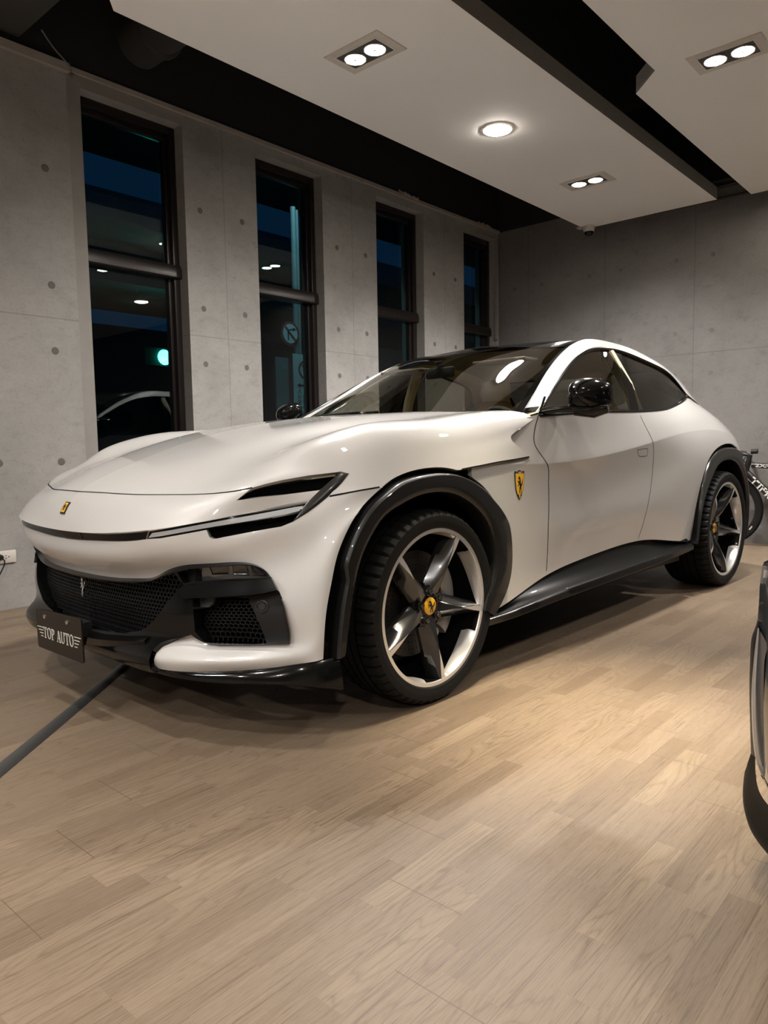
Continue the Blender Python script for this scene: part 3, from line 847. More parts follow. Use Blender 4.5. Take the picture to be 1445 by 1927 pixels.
mkreg('roof', both(offset(RG['base'], 0.001)), GLOSSK)
WS = mkreg('windscreen', both(RG['ws']), WSGLASS)
mkreg('rear_window', both(RG['rg']), SIDEGLASS)

# ---- side windows
WU = [(.83,.912,1.106)]+[onw(*q) for q in ((1033,748,.868),(1050.6,719.4,.826),(1074,686.5,.784),(1093,667.6,.759),(1115,657.5,.743),(1156.5,658.7,.74),(1191.8,670,.75),(1229.4,686.5,.768),(1262.4,707.6,.795))]+[(2.68,.858,1.262)]
WL = [(.83,.925,1.10),(.95,.932,1.106),(1.1,.938,1.114),(1.34,.943,1.125),(1.55,.945,1.132),(1.75,.943,1.138),(2.0,.935,1.15),(2.2,.923,1.164),(2.38,.905,1.187),(2.55,.884,1.22),(2.675,.862,1.258)]
mid = [((a[0]+b[0])/2, (a[1]+b[1])/2+.012, (a[2]+b[2])/2) for a, b in zip(WU, WL)]
inset = lambda L: [(p[0], p[1]-.012, p[2]) for p in L]
SG = Surf([inset(WU), inset(mid), inset(WL)], 121, 25)
bp = SG.pix([(1149, 655), (1166, 690), (1178, 730), (1185, 776), (1202, 776), (1192, 735), (1180, 695), (1163, 655)], 4, close=True)
RW = SG.trim([('pillar', bp), ('front', np.array([(-5, -5), (SG.pix([(1160, 700), (1160, 700)])[0][0], -5), (SG.pix([(1190, 770), (1190, 770)])[0][0], BIG), (-5, BIG)]))], step=1)
for sg in (0, 1):
    f = (lambda r: mirror(r)) if sg else (lambda r: r)
    mkreg('side_window', f(RW['front']), glass_mat('side_glass', (.62, .62, .55), .08) if not sg and 'side_glass' not in MATS else bpy.data.materials['side_glass'])
    mkreg('rear_side_window', f(RW['base']), SIDEGLASS)
    mkreg('door_pillar', f(offset(RW['pillar'], .004)), GLOSSK)
    up = smooth(WU, 80); lo = smooth(WL, 80)
    loop = np.concatenate([up, lo[::-1][1:]])*np.array([1, -1, 1]); loop[:, 1] += .003
    m = MB(); m.tube(np.concatenate([loop, loop[:1]])*np.array([1, -1 if sg else 1, 1]), .0085, 8, cap=False)
    dkp = [SG.at([q])[0]+SG.nrm([q])[0]*.004 for q in SG.pix([(1153, 657), (1170, 692), (1181, 732), (1186.5, 774)], 4)]
    m.build('window_trim', GLOSSK, CAR, ang=60)

# ---- panel gaps
def gap(S, uv, w=.0045): return ribbon(S, uv, w)
shut_r = HOOD.pix(pixw([(868, 884.2), (900, 877.5), (931.8, 870.8), (965, 865.3), (997, 859.8)]), 4)
shut_f = HOOD.pix(pixw([(620, 934), (640, 930.2), (670, 924.5), (714, 916.8)]), 4)
hlc = hl.copy(); hlc[0, 1] = 0.
gaps = [gap(HOOD, hlc), gap(SIDE, dl[:-2], .0045), gap(SIDE, dr[2:-2], .003), gap(HOOD, shut_r, .006), gap(HOOD, shut_f, .006)]
ed = np.array([(u, HOOD.nv-1-.6) for u in np.linspace(0, HOOD.nu-1, 90)])
for g in gaps:
    if g is gaps[0]: mkreg('panel_gap', both(g), GAPM); continue
    for q in (g, mirror(g)): mkreg('panel_gap', q, GAPM)

# ---- wheel arch flares
FLAREK = pm('flare_black', (.008, .008, .008), .3, coat=.4, coat_rough=.1)


def flare(O, I, n, slot, wall):
    """O: outline on the body, I: inner lip, both (n,3); lofted with a dark groove and a raised crest"""
    s = np.linspace(0, 1, n)[:, None]
    cf = np.interp(s, [0, .15, .165, .3, .45, .7, .78, 1], [.44, .44, .12, .12, .26, .28, .10, .08]) if slot else np.interp(s, [0, .3, .5, .8, 1], [.10, .14, .26, .28, .2])
    gd = np.interp(s, [0, .03, .04, .15, .165, .3, .42, .62, .72, .80, 1], [.01, .01, .085, .085, .006, .008, .03, .034, .03, .006, .004]) if slot else np.interp(s, [0, .3, .5, .8, 1], [.006, .012, .03, .03, .01])
    out = np.array([0, -1., 0])
    C = O+(I-O)*cf; G = O+(I-O)*cf*.35
    C[:, 1] = -1.0; G[:, 1] = O[:, 1]+gd[:, 0]
    G2 = O+(I-O)*cf*.9; G2[:, 1] = O[:, 1]+gd[:, 0]*.8
    C0 = O+(I-O)*(cf-.02); C0[:, 1] = -.992
    C2 = C+(I-C)*.08; C2[:, 1] = -1.006
    M1 = C+(I-C)*.62; M1[:, 1] = -1.008
    c = np.array([wall[0], 0, wall[2]])
    In = I.copy(); In[:, 1] = -.998
    d = I-c; d[:, 1] = 0; d /= np.linalg.norm(d, axis=1)[:, None]
    In0 = In+d*.012; In0[:, 1] = -1.006
    R1 = In-d*.004; R1[:, 1] = -.985
    R2 = In-d*.002; R2[:, 1] = -.93
    R3 = In+d*.03; R3[:, 1] = -.55
    O0 = O.copy(); O0[:, 1] += .02
    return [O0, O, G, G2, C0, C, C2, M1, In0, In, R1, R2], [R2, R3]


def body_curve(parts, n, inward=.006):
    P = np.concatenate([S.at(uv)-S.nrm(uv)*inward for S, uv in parts]); return even(P, n)
O_f = smooth([on(x, y, 1, -.958) for x, y in ARCH_F], 90)
FI = [(652.3,1228.7),(661,1154),(669.8,1096.7),(682,1049),(699.7,1009.5),(724.6,972),(754.5,949.7),(789.3,932.2),(824.2,925.3),(854,928.5),(881.5,942.2),(906.4,964.6),(923.9,994.5),(932.6,1034.4),(931.3,1076.7),(918.9,1124),(914,1150)]
I_f = smooth([on(x, y, 1, -1.0) for x, y in FI], 90)
IR = [(1311,1024),(1318.7,975.7),(1326,940),(1335.9,910.3),(1351,877.6),(1370,865)]
I_r = [on(x, y, 1, -1.0) for x, y in IR]+[np.array(p) for p in ((3.205,-1.,.825),(3.34,-1,.745),(3.425,-1.,.62),(3.455,-1,.48),(3.44,-1,.36),(3.42,-1,.30))]
I_r = smooth(I_r, 80)
O_r = body_curve([(SIDE, ar), (SIDE, hid)], 80)
for O, I, slot, c in ((O_f, I_f, True, (0, 0, .368)), (O_r, I_r, False, (3.018, 0, .386))):
    rows, liner = flare(O, I, len(O), slot, c)
    for sg in (1, -1):
        rw = [np.array(r)*np.array([1, sg, 1]) for r in rows]
        q = MB(); q.grid(rw[4:]); q.build('wheel_arch_flare', CARBON if slot else FLAREK, CAR, ang=32)
        q = MB(); q.grid(rw[:5]); q.build('arch_gap', pm('slot_black', (.004, .004, .004), .5, spec=.1), CAR, ang=40)
        L = [liner[0], liner[1]]
        cc = np.array([c[0], -.55, c[2]])
        q = MB(); q.grid([r*np.array([1, sg, 1]) for r in L]); q.grid([L[1]*np.array([1, sg, 1]), np.tile(cc*np.array([1, sg, 1]), (len(I), 1))])
        q.build('wheel_well', DEEP, CAR, ang=50)

# ---- splitter under the bumper
spl_b = [(-.885,0,.225),(-.88,.2,.225),(-.87,.4,.225),(-.862,.5,.225),(-.848,.6,.226),(-.80,.7,.221),(-.742,.8,.223),(-.675,.88,.221),(-.585,.95,.205),(-.487,.975,.176)]
spl_t = [tuple(p) for p in ROWF3[:-1]]+[(-.50,.982,.29)]
spl_t[0:4] = [(x+.01, w, z) for x, w, z in spl_t[0:4]]
st, sb = [smooth([(x, -w, z) for x, w, z in L], 70) for L in (spl_t, spl_b)]
bul = lambda f, o: st*(1-f)+sb*f+np.stack([-o*np.linspace(1, .4, 70), -o*np.linspace(0, 1, 70), np.zeros(70)], 1)
inn = sb*np.array([1, .93, 1])+np.array([.12, 0, .01])
tin = st+np.array([.05, .05, .0])*1.0
tin[:, 1] = st[:, 1]*.95
rows = [tin, st, bul(.04, .004), bul(.35, .014), bul(.7, .022), bul(.92, .022), bul(1.0, .012), sb, inn]
m = MB(); m.grid(rows); m.grid([np.array(r)*np.array([1, -1, 1]) for r in rows]); m.build('front_splitter', GLOSSK, CAR, ang=40)

# ---- black sills
tp = [(x, -(w-.004), z) for x, w, z in QX[7][:8]]
TP = smooth([(.30,-.968,.272)]+tp[1:7]+[(2.46,-.975,.352)], 80)
lt = smooth([(.315,-.975,.255),(.52,-.985,.262),(.79,-1.0,.283),(1.1,-1.008,.297),(1.5,-1.008,.309),(1.9,-1.006,.318),(2.25,-1.0,.325),(2.50,-.985,.33)], 80)
lb = smooth([(.32,-.965,.225),(.52,-.985,.232),(.79,-1.0,.25),(1.1,-1.01,.264),(1.5,-1.01,.275),(1.9,-1.008,.285),(2.25,-1.0,.293),(2.50,-.985,.30)], 80)
in1 = TP*np.array([1, .972, 1])+np.array([0, 0, -.012]); in2 = (TP*.45+lt*.55); in2[:, 1] = np.maximum(TP[:, 1], lt[:, 1])+.03
und = lb*np.array([1, .85, 1])+np.array([0, 0, .0])
tq = TP+np.array([0, .012, .02])
sl_ = lt*np.array([1, .985, 1])+np.array([0, 0, .012])
rows = [tq, TP, in1, in1*.5+sl_*.5+np.array([0, .006, 0]), sl_, lt+np.array([0, 0, .004]), lt+np.array([0, -.005, -.004]), lb+np.array([0, -.005, .006]), lb, und]
for sg in (1, -1):
    m = MB(); m.grid([np.array(r)*np.array([1, sg, 1]) for r in rows]); m.build('side_sill', pm('sill_black', (.004, .004, .004), .3, coat=.08, spec=.2), CAR, ang=30)
# ---- underbody, bulkheads
m = MB()
m.box((-.80, -.62, .24), (.60, .62, .62)); m.box((.48, -.92, .235), (2.45, .92, .42)); m.box((2.4, -.6, .26), (3.85, .6, .8)); m.box((-.62, -.60, .6), (.5, .60, .80))
m.build('underbody', MATTEK, CAR)

# ---- emblem shapes (unit square)
HORSE = [(.30,.98),(.36,.93),(.42,.95),(.50,.88),(.56,.78),(.60,.66),(.64,.56),(.70,.50),(.80,.56),(.88,.68),(.92,.82),(.98,.70),(.95,.55),(.86,.44),(.74,.42),(.70,.34),(.74,.24),(.70,.12),(.78,.02),(.62,.02),(.62,.12),(.58,.24),(.52,.30),(.44,.22),(.46,.10),(.40,.04),(.28,.04),(.36,.10),(.36,.24),(.42,.36),(.44,.46),(.40,.52),(.26,.49),(.16,.40),(.10,.44),(.20,.55),(.34,.60),(.24,.62),(.14,.62),(.08,.70),(.12,.74),(.20,.69),(.36,.70),(.40,.76),(.32,.80),(.22,.80),(.18,.86),(.26,.92)]
SHIELD = [(.5,0),(.28,.14),(.12,.34),(.04,.60),(0,.92),(.06,.97),(.22,.94),(.5,1.),(.78,.94),(.94,.97),(1,.92),(.96,.60),(.88,.34),(.72,.14)]


def quadmap(c, lift=0.):
    """corners (bottom-left, bottom-right, top-right, top-left) -> map of (a,b,c) to space, c along the outward normal"""
    c = [np.array(p, float) for p in c]
    n = np.cross(c[1]-c[0], c[3]-c[0]); n /= np.linalg.norm(n)
    return lambda a, b, k: tuple(c[0]*(1-a)*(1-b)+c[1]*a*(1-b)+c[2]*a*b+c[3]*(1-a)*b+n*(k+lift))


BLK = pm('badge_black', (.01, .01, .01), .3)
# shield on the front fender (both sides)
uvc = SIDE.pix([(976.5, 912.5), (976.5, 912.5)])[:1]
P0, N0 = SIDE.at(uvc)[0], SIDE.nrm(uvc)[0]
tx = np.array([1, 0, 0])-N0*N0[0]; tx /= np.linalg.norm(tx); tz = np.cross(N0, tx)*-1
tz = tz if tz[2] > 0 else -tz
hh, ww = .064, .037
for sg in (1, -1):
    mm = np.array([1, sg, 1])
    q = [(P0+tx*a*ww+tz*b*hh)*mm for a, b in ((-1, -1), (1, -1), (1, 1), (-1, 1))]
    if sg < 0: q = [q[1], q[0], q[3], q[2]]
    f = quadmap(q)
    b = MB(); b.prism(SHIELD, .004, lambda a, b_, c: f(a, b_, c-.001)); sh = b.build('shield_badge', pm('badge_rim', (.10, .10, .10), .15, metal=.8), CAR, ang=None)
    b = MB(); b.prism([(.5+(x-.5)*.86, .49+(y-.5)*.88) for x, y in SHIELD], .001, lambda a, b_, c: f(a, b_, .0033+c)); b.build('badge_field', YELLOW, sh, ang=None)
    b = MB(); b.prism([(.24+x*.56, .2+y*.62) for x, y in HORSE], .0006, lambda a, b_, c: f(a, b_, .0045+c)); b.build('badge_horse', BLK, sh, ang=None)
    b = MB()
    for k, x0 in enumerate((.30, .56)):   # the two letters under the horse
        b.prism([(x0, .10+.03*k), (x0+.13, .10+.03*k), (x0+.13, .13+.03*k), (x0+.05, .16), (x0+.13, .19), (x0, .19)], .0006, lambda a, b_, c: f(a, b_, .0045+c))
    b.build('badge_letters', BLK, sh, ang=None)
    for k, col in enumerate(((.02, .12, .04), (.5, .5, .5), (.25, .02, .02))):
        b = MB(); y0 = .90
        b.prism([(.12+k*.255, y0), (.365+k*.255, y0+.0), (.365+k*.255, y0+.045), (.12+k*.255, y0+.045)], .0006, lambda a, b_, c: f(a, b_, .0045+c)); b.build('badge_stripe', pm('stripe%d' % k, col, .3), sh, ang=None)
# small upright badge on the nose, following the skin
cl = project(HOOD.P[0])
u_lo = float(np.interp(-967.5, -cl[:, 1], np.arange(HOOD.nu))); u_hi = float(np.interp(-945.5, -cl[:, 1], np.arange(HOOD.nu)))
vy = abs(HOOD.P[6, int(u_lo), 1])/6


def skin(a, b_, c):
    y = (.5-a)*.037; uv = [(u_lo+(u_hi-u_lo)*b_, abs(y)/vy)]
    p = HOOD.at(uv)[0]+HOOD.nrm(uv)[0]*c
    return (p[0], y, p[2])


def pad(mb, x0, x1, y0, y1, c0, c1, n=6):
    A = [(x0+(x1-x0)*i/n, y0+(y1-y0)*j/n) for j in range(n+1) for i in range(n+1)]
    o = len(mb.V); mb.add([skin(a, b_, c1) for a, b_ in A], grid_faces(n+1, n+1))
    E = [(x0+(x1-x0)*i/n, y0) for i in range(n)]+[(x1, y0+(y1-y0)*i/n) for i in range(n)]+[(x1-(x1-x0)*i/n, y1) for i in range(n)]+[(x0, y1-(y1-y0)*i/n) for i in range(n)]
    mb.add([skin(a, b_, c0) for a, b_ in E]+[skin(a, b_, c1) for a, b_ in E], [(i, (i+1) % len(E), len(E)+(i+1) % len(E), len(E)+i) for i in range(len(E))])
    return mb
nb = pad(MB(), 0, 1, 0, 1, -.001, .004).build('nose_badge', BLK, CAR, ang=30)
pad(MB(), .13, .87, .14, .90, .003, .0048).build('badge_field', YELLOW, nb, ang=30)
b = MB(); b.prism([(.2+x*.62, .22+y*.62) for x, y in HORSE], .0006, lambda a, b_, c: skin(a, b_, .0054+c)); b.build('badge_horse', BLK, nb, ang=None)
# chrome horse on the grille
gc = on(157, 1105, 0, -.93)
f = quadmap([gc+[.004, .026, -.034], gc+[-.004, -.024, -.034], gc+[0, -.024, .036], gc+[.008, .026, .036]])
b = MB(); b.prism(HORSE, .006, f); b.build('grille_emblem', CHROME, CAR, ang=None)
# ring of the front camera in the light bar
q0 = BUMP.hit((-3, -.155, .672), (1, 0, 0)); pr_, nr_ = BUMP.at([q0])[0], BUMP.nrm([q0])[0]
b = MB(); b.lathe([(.0085, .000), (.0085, .002), (.0065, .002), (.0065, .0)], pr_-nr_*.003, nr_, 24); b.build('camera_ring', pm('ring_grey', (.06, .055, .045), .3, metal=.6), CAR)
# parking sensor in the intake panel, both sides
qs = BUMP.pix([(490, 1142), (490, 1142)])[:1]; ps, ns = BUMP.at(qs)[0], BUMP.nrm(qs)[0]
for sg in (1, -1):
    mm = np.array([1, sg, 1])
    b = MB(); b.lathe([(.021, 0), (.021, .004), (.017, .005), (.015, .002), (.013, .002), (.012, .005), (.0, .006)], (ps-ns*.023)*mm, ns*mm, 28); b.build('parking_sensor', pm('sensor_black', (.02, .02, .02), .4), CAR)
# reflector boxes inside each main lamp
LCH = pm('lamp_chrome', (.085, .082, .078), .16, metal=.85)
for box in ([(361, 1067), (377, 1066), (373, 1086)], [(386, 1066), (427, 1064), (426, 1082), (394, 1084)], [(432, 1064.5), (460, 1064), (466, 1083), (433, 1083)], [(467, 1066.5), (483, 1071), (500, 1083), (472, 1083)]):
    ub = BUMP.pix(box, 4, close=True); cb2 = ub.mean(0)
    for sg in (1, -1):
        mm = np.array([1, sg, 1]); rings = []
        for k, o_ in ((1, -.0215), (.86, -.020), (.8, -.0205), (.45, -.0208), (.05, -.0208)):
            uu = cb2+(ub-cb2)*k; rings.append((BUMP.at(uu)+BUMP.nrm(uu)*o_)*mm)
        b = MB(); b.grid(rings, close_c=True); b.build('lamp_reflector', LCH, CAR, ang=25)
# number plate with the dealer's lettering
PLT = quadmap([(-1.0, .190, .222), (-1.0, -.207, .230), (-1.002, -.207, .392), (-1.002, .190, .374)])
rr = [(.02, 0), (.98, 0), (1, .05), (1, .95), (.98, 1), (.02, 1), (0, .95), (0, .05)]
b = MB(); b.prism(rr, .006, lambda a, b_, c: PLT(a, b_, c-.003)); plate = b.build('number_plate', pm('plate_black', (.012, .0095, .007), .3, coat=.12, spec=.2), CAR, ang=None)
WHT = pm('plate_white', (.62, .60, .55), .5)


def glyph(ch):
    """thick and thin serif strokes in a box 1 high"""
    if ch == 'T': return .8, [[(.34, .05), (.46, .05), (.46, .95), (.34, .95)], [(.24, 0), (.56, 0), (.56, .05), (.24, .05)], [(.02, .94), (.78, .94), (.78, 1), (.02, 1)], [(.02, .76), (.06, .76), (.10, .94), (.02, .94)], [(.78, .76), (.74, .76), (.70, .94), (.78, .94)]]
    if ch == 'P': 
        arc = [(.30+.34*math.cos(t)*1., .74+.26*math.sin(t)) for t in np.linspace(PI/2, -PI/2, 12)]; arci = [(.30+.21*math.cos(t), .74+.20*math.sin(t)) for t in np.linspace(-PI/2, PI/2, 12)]
        return .7, [[(.12, .05), (.24, .05), (.24, .95), (.12, .95)], [(.03, 0), (.34, 0), (.34, .05), (.03, .05)], [(.03, .95), (.30, .95), (.30, 1), (.03, 1)], [(.24, 1)]+arc+[(.24, .48), (.24, .54)]+arci+[(.24, .94)]]
    if ch == 'A': return .8, [[(.42, 1), (.34, 1), (.12, .05), (.17, .05)], [(.38, 1), (.48, 1), (.70, .05), (.57, .05)], [(.22, .36), (.55, .36), (.54, .31), (.21, .31)], [(.03, 0), (.25, 0), (.25, .05), (.03, .05)], [(.48, 0), (.80, 0), (.80, .05), (.48, .05)]]
    if ch == 'U':
        o = [(.40+.29*math.cos(t), .28+.29*math.sin(t)) for t in np.linspace(PI, 2*PI, 14)]; i = [(.41+.19*math.cos(t), .28+.22*math.sin(t)) for t in np.linspace(2*PI, PI, 14)]
        return .84, [[(.11, .95)]+o+[(.69, .95), (.62, .95)]+i+[(.22, .95)], [(.02, .95), (.32, .95), (.32, 1), (.02, 1)], [(.54, .95), (.78, .95), (.78, 1), (.54, 1)]]
    if ch == 'O':
        n = 28; o = [(.42+.37*math.cos(t), .5+.52*math.sin(t)) for t in np.linspace(0, 2*PI, n, endpoint=False)]; i = [(.42+.25*math.cos(t), .5+.46*math.sin(t)) for t in np.linspace(0, 2*PI, n, endpoint=False)]
        return .86, [[o[k], o[(k+1) % n], i[(k+1) % n], i[k]] for k in range(n)]
    return .38, []


tot = sum(glyph(c)[0] for c in 'TOP AUTO')
x0, xw, y0, yh = .155, .675, .30, .27
cx = 0
for ch in 'TOP AUTO':
    w, ps_ = glyph(ch); b = MB()
    for p in ps_:
        b.prism([(x0+(cx+x)/tot*xw, y0+y*yh) for x, y in p], .0012, lambda a, b_, c: PLT(a, b_, .003+c))
    cx += w
    if ps_: b.build('plate_letter', WHT, plate, ang=None)
b = MB(); b2 = MB()
for k in range(4):
    yy = y0+.24-k*.075
    L = .135-.026*k
    b.prism([(.152-L*.98, yy), (.152, yy), (.152, yy+.016), (.152-L*.98, yy+.016)], .0012, lambda a, b_, c: PLT(a, b_, .003+c))
    b2.prism([(.842, yy), (.842+L, yy), (.842+L, yy+.016), (.842, yy+.016)], .0012, lambda a, b_, c: PLT(a, b_, .003+c))
b.build('plate_stripes', WHT, plate, ang=None); b2.build('plate_stripes', WHT, plate, ang=None)
for a in (.215, .715):
    p = PLT(a, .84, .003); 
    b = MB(); b.lathe([(.0085, 0), (.0085, .003), (.006, .0055), (.0, .006)], p, (-1, 0, 0), 16); b.build('plate_screw', CHROME, plate)
b = MB(); b.box((-.995, -.06, .25), (-.90, .05, .34)); b.build('plate_bracket', MATTEK, CAR)
# tow-hook scoop and black centre ledge under the grille
b = MB(); b.grid([smooth([(-.915, .33, .335), (-.935, 0, .315), (-.915, -.33, .335), (-.89, -.47, .352)], 30), smooth([(-.945, .33, .322), (-.962, 0, .302), (-.945, -.33, .322), (-.91, -.47, .338)], 30), smooth([(-.925, .33, .285), (-.94, 0, .265), (-.925, -.33, .285), (-.9, -.47, .31)], 30)])
b.build('grille_ledge', GLOSSK, CAR)

# ---- mirrors
def mirror_shell():
    rows = []
    cx, cy, cz = .975, -1.068, 1.190
    for t in np.linspace(0, 1, 15):             # from the front tip to the rear opening
        a = math.sin(min(1, t*1.15)*PI/2)**.55 if t > 0 else .02
        x = -.085+.15*t
        ry, rz = .092*a*(1-.05*t), .080*a
        ring = []
        for k in range(40):
            th = 2*PI*k/40; c, s = math.cos(th), math.sin(th)
            yy = ry*abs(c)**.6*np.sign(c); zz = rz*abs(s)**.65*np.sign(s)
            if zz > 0: zz *= 1.0-.28*(-yy/ry if yy < 0 else 0)**1.5*.9
            if zz < 0: zz *= .92
            ring.append((cx+x+.03*(-yy/.11)**1*.9*(1 if yy < 0 else .5), cy+yy, cz+zz))
        rows.append(ring)
    return rows
for sg in (1, -1):
    mm = np.array([1, sg, 1])
    rows = [np.array(r)*mm for r in mirror_shell()]
    b = MB(); b.grid(rows, close_c=True)
    b.F.append(tuple(range(40))); b.M.append(0)
    ms = b.build('door_mirror', GLOSSK, CAR, ang=60)
    last = rows[-1]; cen = last.mean(0)
    b = MB(); b.add([cen+(p-cen)*.9-np.array([.006, 0, 0]) for p in last], [tuple(range(40))]); b.build('mirror_glass', CHROME, ms, ang=None)
    b = MB(); b.tube(np.array([(.86, -.905, 1.118), (.90, -.96, 1.128), (.95, -1.03, 1.130), (.985, -1.09, 1.13)])*mm, [.018, .016, .018, .03], 12); b.tube(np.array([(.955, -1.02, 1.118), (.99, -1.10, 1.118), (1.01, -1.16, 1.128)])*mm, [.02, .034, .022], 12)
    b.build('mirror_arm', GLOSSK, ms)
    b = MB(); b.tube(np.array([(.835, -.915, 1.112), (.88, -.90, 1.15), (.925, -.885, 1.19)])*mm, .006, 8); b.build('quarter_strip', GLOSSK, ms)
# ---- door handle outline and far wiper arms
hp = SIDE.pix(smp([(1199.5, 846.5), (1210, 844.8), (1218, 844.5), (1218.6, 850), (1216.5, 857.5), (1209, 858.8), (1203, 858.3), (1200.5, 853), (1199.5, 846.5)], 40), 3)
r0 = ribbon(SIDE, hp, .004)
o = mkreg('door_handle', r0, pm('handle_shadow', (.16, .15, .14), .5), CAR)
o = mkreg('door_handle', mirror(r0), pm('handle_shadow', (.16, .15, .14), .5), CAR)
b = MB(); 
b.tube([(.62, -.10, 1.148), (.60, .10, 1.15), (.585, .34, 1.143)], .007, 8); b.tube([(.60, -.02, 1.142), (.56, -.03, 1.135)], .013, 8); b.build('wiper', MATTEK, CAR)
b = MB(); b.tube([(.70, .30, 1.145), (.685, .48, 1.138), (.72, .66, 1.12)], .006, 8); b.tube([(.70, .30, 1.145), (.655, .29, 1.13)], .012, 8); b.build('wiper', MATTEK, CAR)

# ---- wheels
def make_wheel(R, W, rl, name='wheel', dish=0.):
    """wheel with its axle along y, outer face at -W/2; returns the rim object with its parts as children"""
    yo = -W/2+.011
    b = MB()
    prof = [(rl-.004, yo+.02), (rl-.001, yo+.004), (rl-.003, yo), (rl-.010, yo+.001), (rl-.013, yo+.006), (rl-.016, yo+.05), (rl-.022, yo+.10), (rl-.045, yo+.16), (rl-.05, yo+.22)]
    b.lathe(prof, (0, 0, 0), (0, 1, 0), 96)
    b.lathe([(0, yo+.034+dish), (.055, yo+.034+dish), (.078, yo+.040+dish), (.088, yo+.06+dish), (.09, yo+.11+dish)], (0, 0, 0), (0, 1, 0), 40)
    rim = b.build(name, GLOSSK, None, ang=35)
    # tyre with a grooved tread
    b = MB(); n = 216
    tp_ = [(rl-.003, yo-.0), (rl+.004, yo-.007), (rl+.02, yo-.0105), (R-.042, yo-.012), (R-.022, yo-.009), (R-.010, yo+.003), (R-.004, yo+.016), (R-.001, yo+.034)]
    half = []
    Wt = W/2
    for y in np.linspace(yo+.045, -yo-.045, 9): half.append((R, y))
    full = tp_+half+[(r, -y) for r, y in reversed(tp_)]
    rows = []
    for r, y in full:
        ring = []
        for k in range(n):
            th = 2*PI*k/n; rr2 = r
            if r > R-.014 and k % 4 == 0 and (abs(y) > W*.16): rr2 = r-.011
            ring.append((rr2*math.cos(th), y, rr2*math.sin(th)))
        rows.append(ring)
        if r == R and 0 < abs(y) < W*.2:
            pass
    b.grid(rows, close_c=True)
    b.build('tyre', RUBBER, rim, ang=30)
    b = MB()
    for y in (-W*.22, -W*.07, W*.07, W*.22):
        b.lathe([(R+.0006, y-.004), (R+.0006, y+.004)], (0, 0, 0), (0, 1, 0), 96)
    b.build('tread_groove', DEEP, rim)
    # machined lip with the five bright window edges
    b = MB(); b.lathe([(rl-.001, yo-.0012), (rl-.0155, yo-.0006), (rl-.0175, yo+.004)], (0, 0, 0), (0, 1, 0), 120)
    for k in range(5):
        a1 = math.radians(61.6-72*k-19); a2 = math.radians(61.6-72*k-70)
        rows = [[], [], []]
        for t in np.linspace(0, 1, 24):
            th = a1+(a2-a1)*t
            dep = .056*min(1, (t/.06+.45))*(1-t**2.2)**.8+.004
            for j, fr in enumerate((0, .5, 1)):
                rad = rl-.0145-.012*fr-.004*math.sin(fr*PI)
                rows[j].append((rad*math.cos(th), yo+.005+dep*fr, rad*math.sin(th)))
        b.grid(rows)
    b.build('machined_lip', SILVER, rim, ang=50)
    # spokes: deep ridges with a narrow machined crest
    rs = np.array([.05, .08, .115, .155, .2, .25, rl-.011])
    yc = yo+np.array([.034, .026, .017, .011, .005, .002, .001])+dish*np.array([1, 1, .8, .55, .3, .1, 0])
    hc = np.array([.020, .015, .009, .0045, .0065, .0095, .0125]); hb = np.array([.046, .047, .044, .040, .035, .030, .026])
    yb = yo+np.array([.06, .06, .058, .056, .054, .052, .05])+dish*np.array([1, 1, .8, .55, .3, .1, 0])
    q = np.linspace(0, 6, 25)
    C = curve(np.stack([rs, yc, hc, hb, yb], 1), q)
    for k in range(5):
        th = math.radians(61.6-72*k); e = np.array([math.cos(th), 0, math.sin(th)]); t = np.array([-math.sin(th), 0, math.cos(th)]); yv = np.array([0, 1, 0])
        prof = []
        for r, y, c_, w_, yb_ in C:
            prof.append([r*e+t*w_*.9+yv*(yb_+.02), r*e+t*w_+yv*yb_, r*e+t*(c_+(w_-c_)*.45)+yv*(y+(yb_-y)*.42), r*e+t*(c_+.001)+yv*(y+.0012), r*e+t*(c_-.0005)+yv*y, r*e-t*(c_-.0005)+yv*y, r*e-t*(c_+.001)+yv*(y+.0012), r*e-t*(c_+(w_-c_)*.45)+yv*(y+(yb_-y)*.42), r*e-t*w_+yv*yb_, r*e-t*w_*.9+yv*(yb_+.02)])
        b = MB(); b.grid(prof, close_c=True); sp = b.build('spoke', DARKRIM, rim, ang=38)
        b = MB(); L = [p for p, c_ in zip(prof, C) if c_[0] > .157]
        nn = len(L)
        cw = np.array([(max(.0, min(1, i/6)))**.8 for i in range(nn)])
        b.grid([[p[4]*(.5+.5*s_)+p[5]*(.5-.5*s_)-yv*.0008, p[4]*(.5-.5*s_)+p[5]*(.5+.5*s_)-yv*.0008] for p, s_ in zip(L, cw)])
        b.build('machined_face', SILVER, rim, ang=None)
        # bolt
        a = math.radians(61.6-72*k-36); o_ = np.array([.057*math.cos(a), yo+.021+dish, .057*math.sin(a)])
        b = MB(); b.lathe([(.0165, .012), (.0165, .0035), (.0150, .003), (.014, .008)], o_, (0, 1, 0), 24); b.lathe([(.0, -.004), (.0095, -.003), (.0115, .002), (.0115, .02)], o_, (0, 1, 0), 6)
        b.build('wheel_bolt', pm('bolt_steel', (.12, .115, .11), .25, metal=.9), rim, ang=30)
    b = MB(); b.lathe([(0, yo+.026+dish), (.028, yo+.027+dish), (.0335, yo+.031+dish), (.0345, yo+.04+dish)], (0, 0, 0), (0, 1, 0), 40); cap = b.build('centre_cap', pm('cap_yellow', (.72, .38, .015), .3, coat=.8), rim)
    f = quadmap([(-.022, yo+.0262+dish, -.024), (.022, yo+.0262+dish, -.024), (.022, yo+.0262+dish, .024), (-.022, yo+.0262+dish, .024)])
    b = MB(); b.prism(HORSE, .0006, f); b.build('cap_emblem', BLK, rim, ang=None)
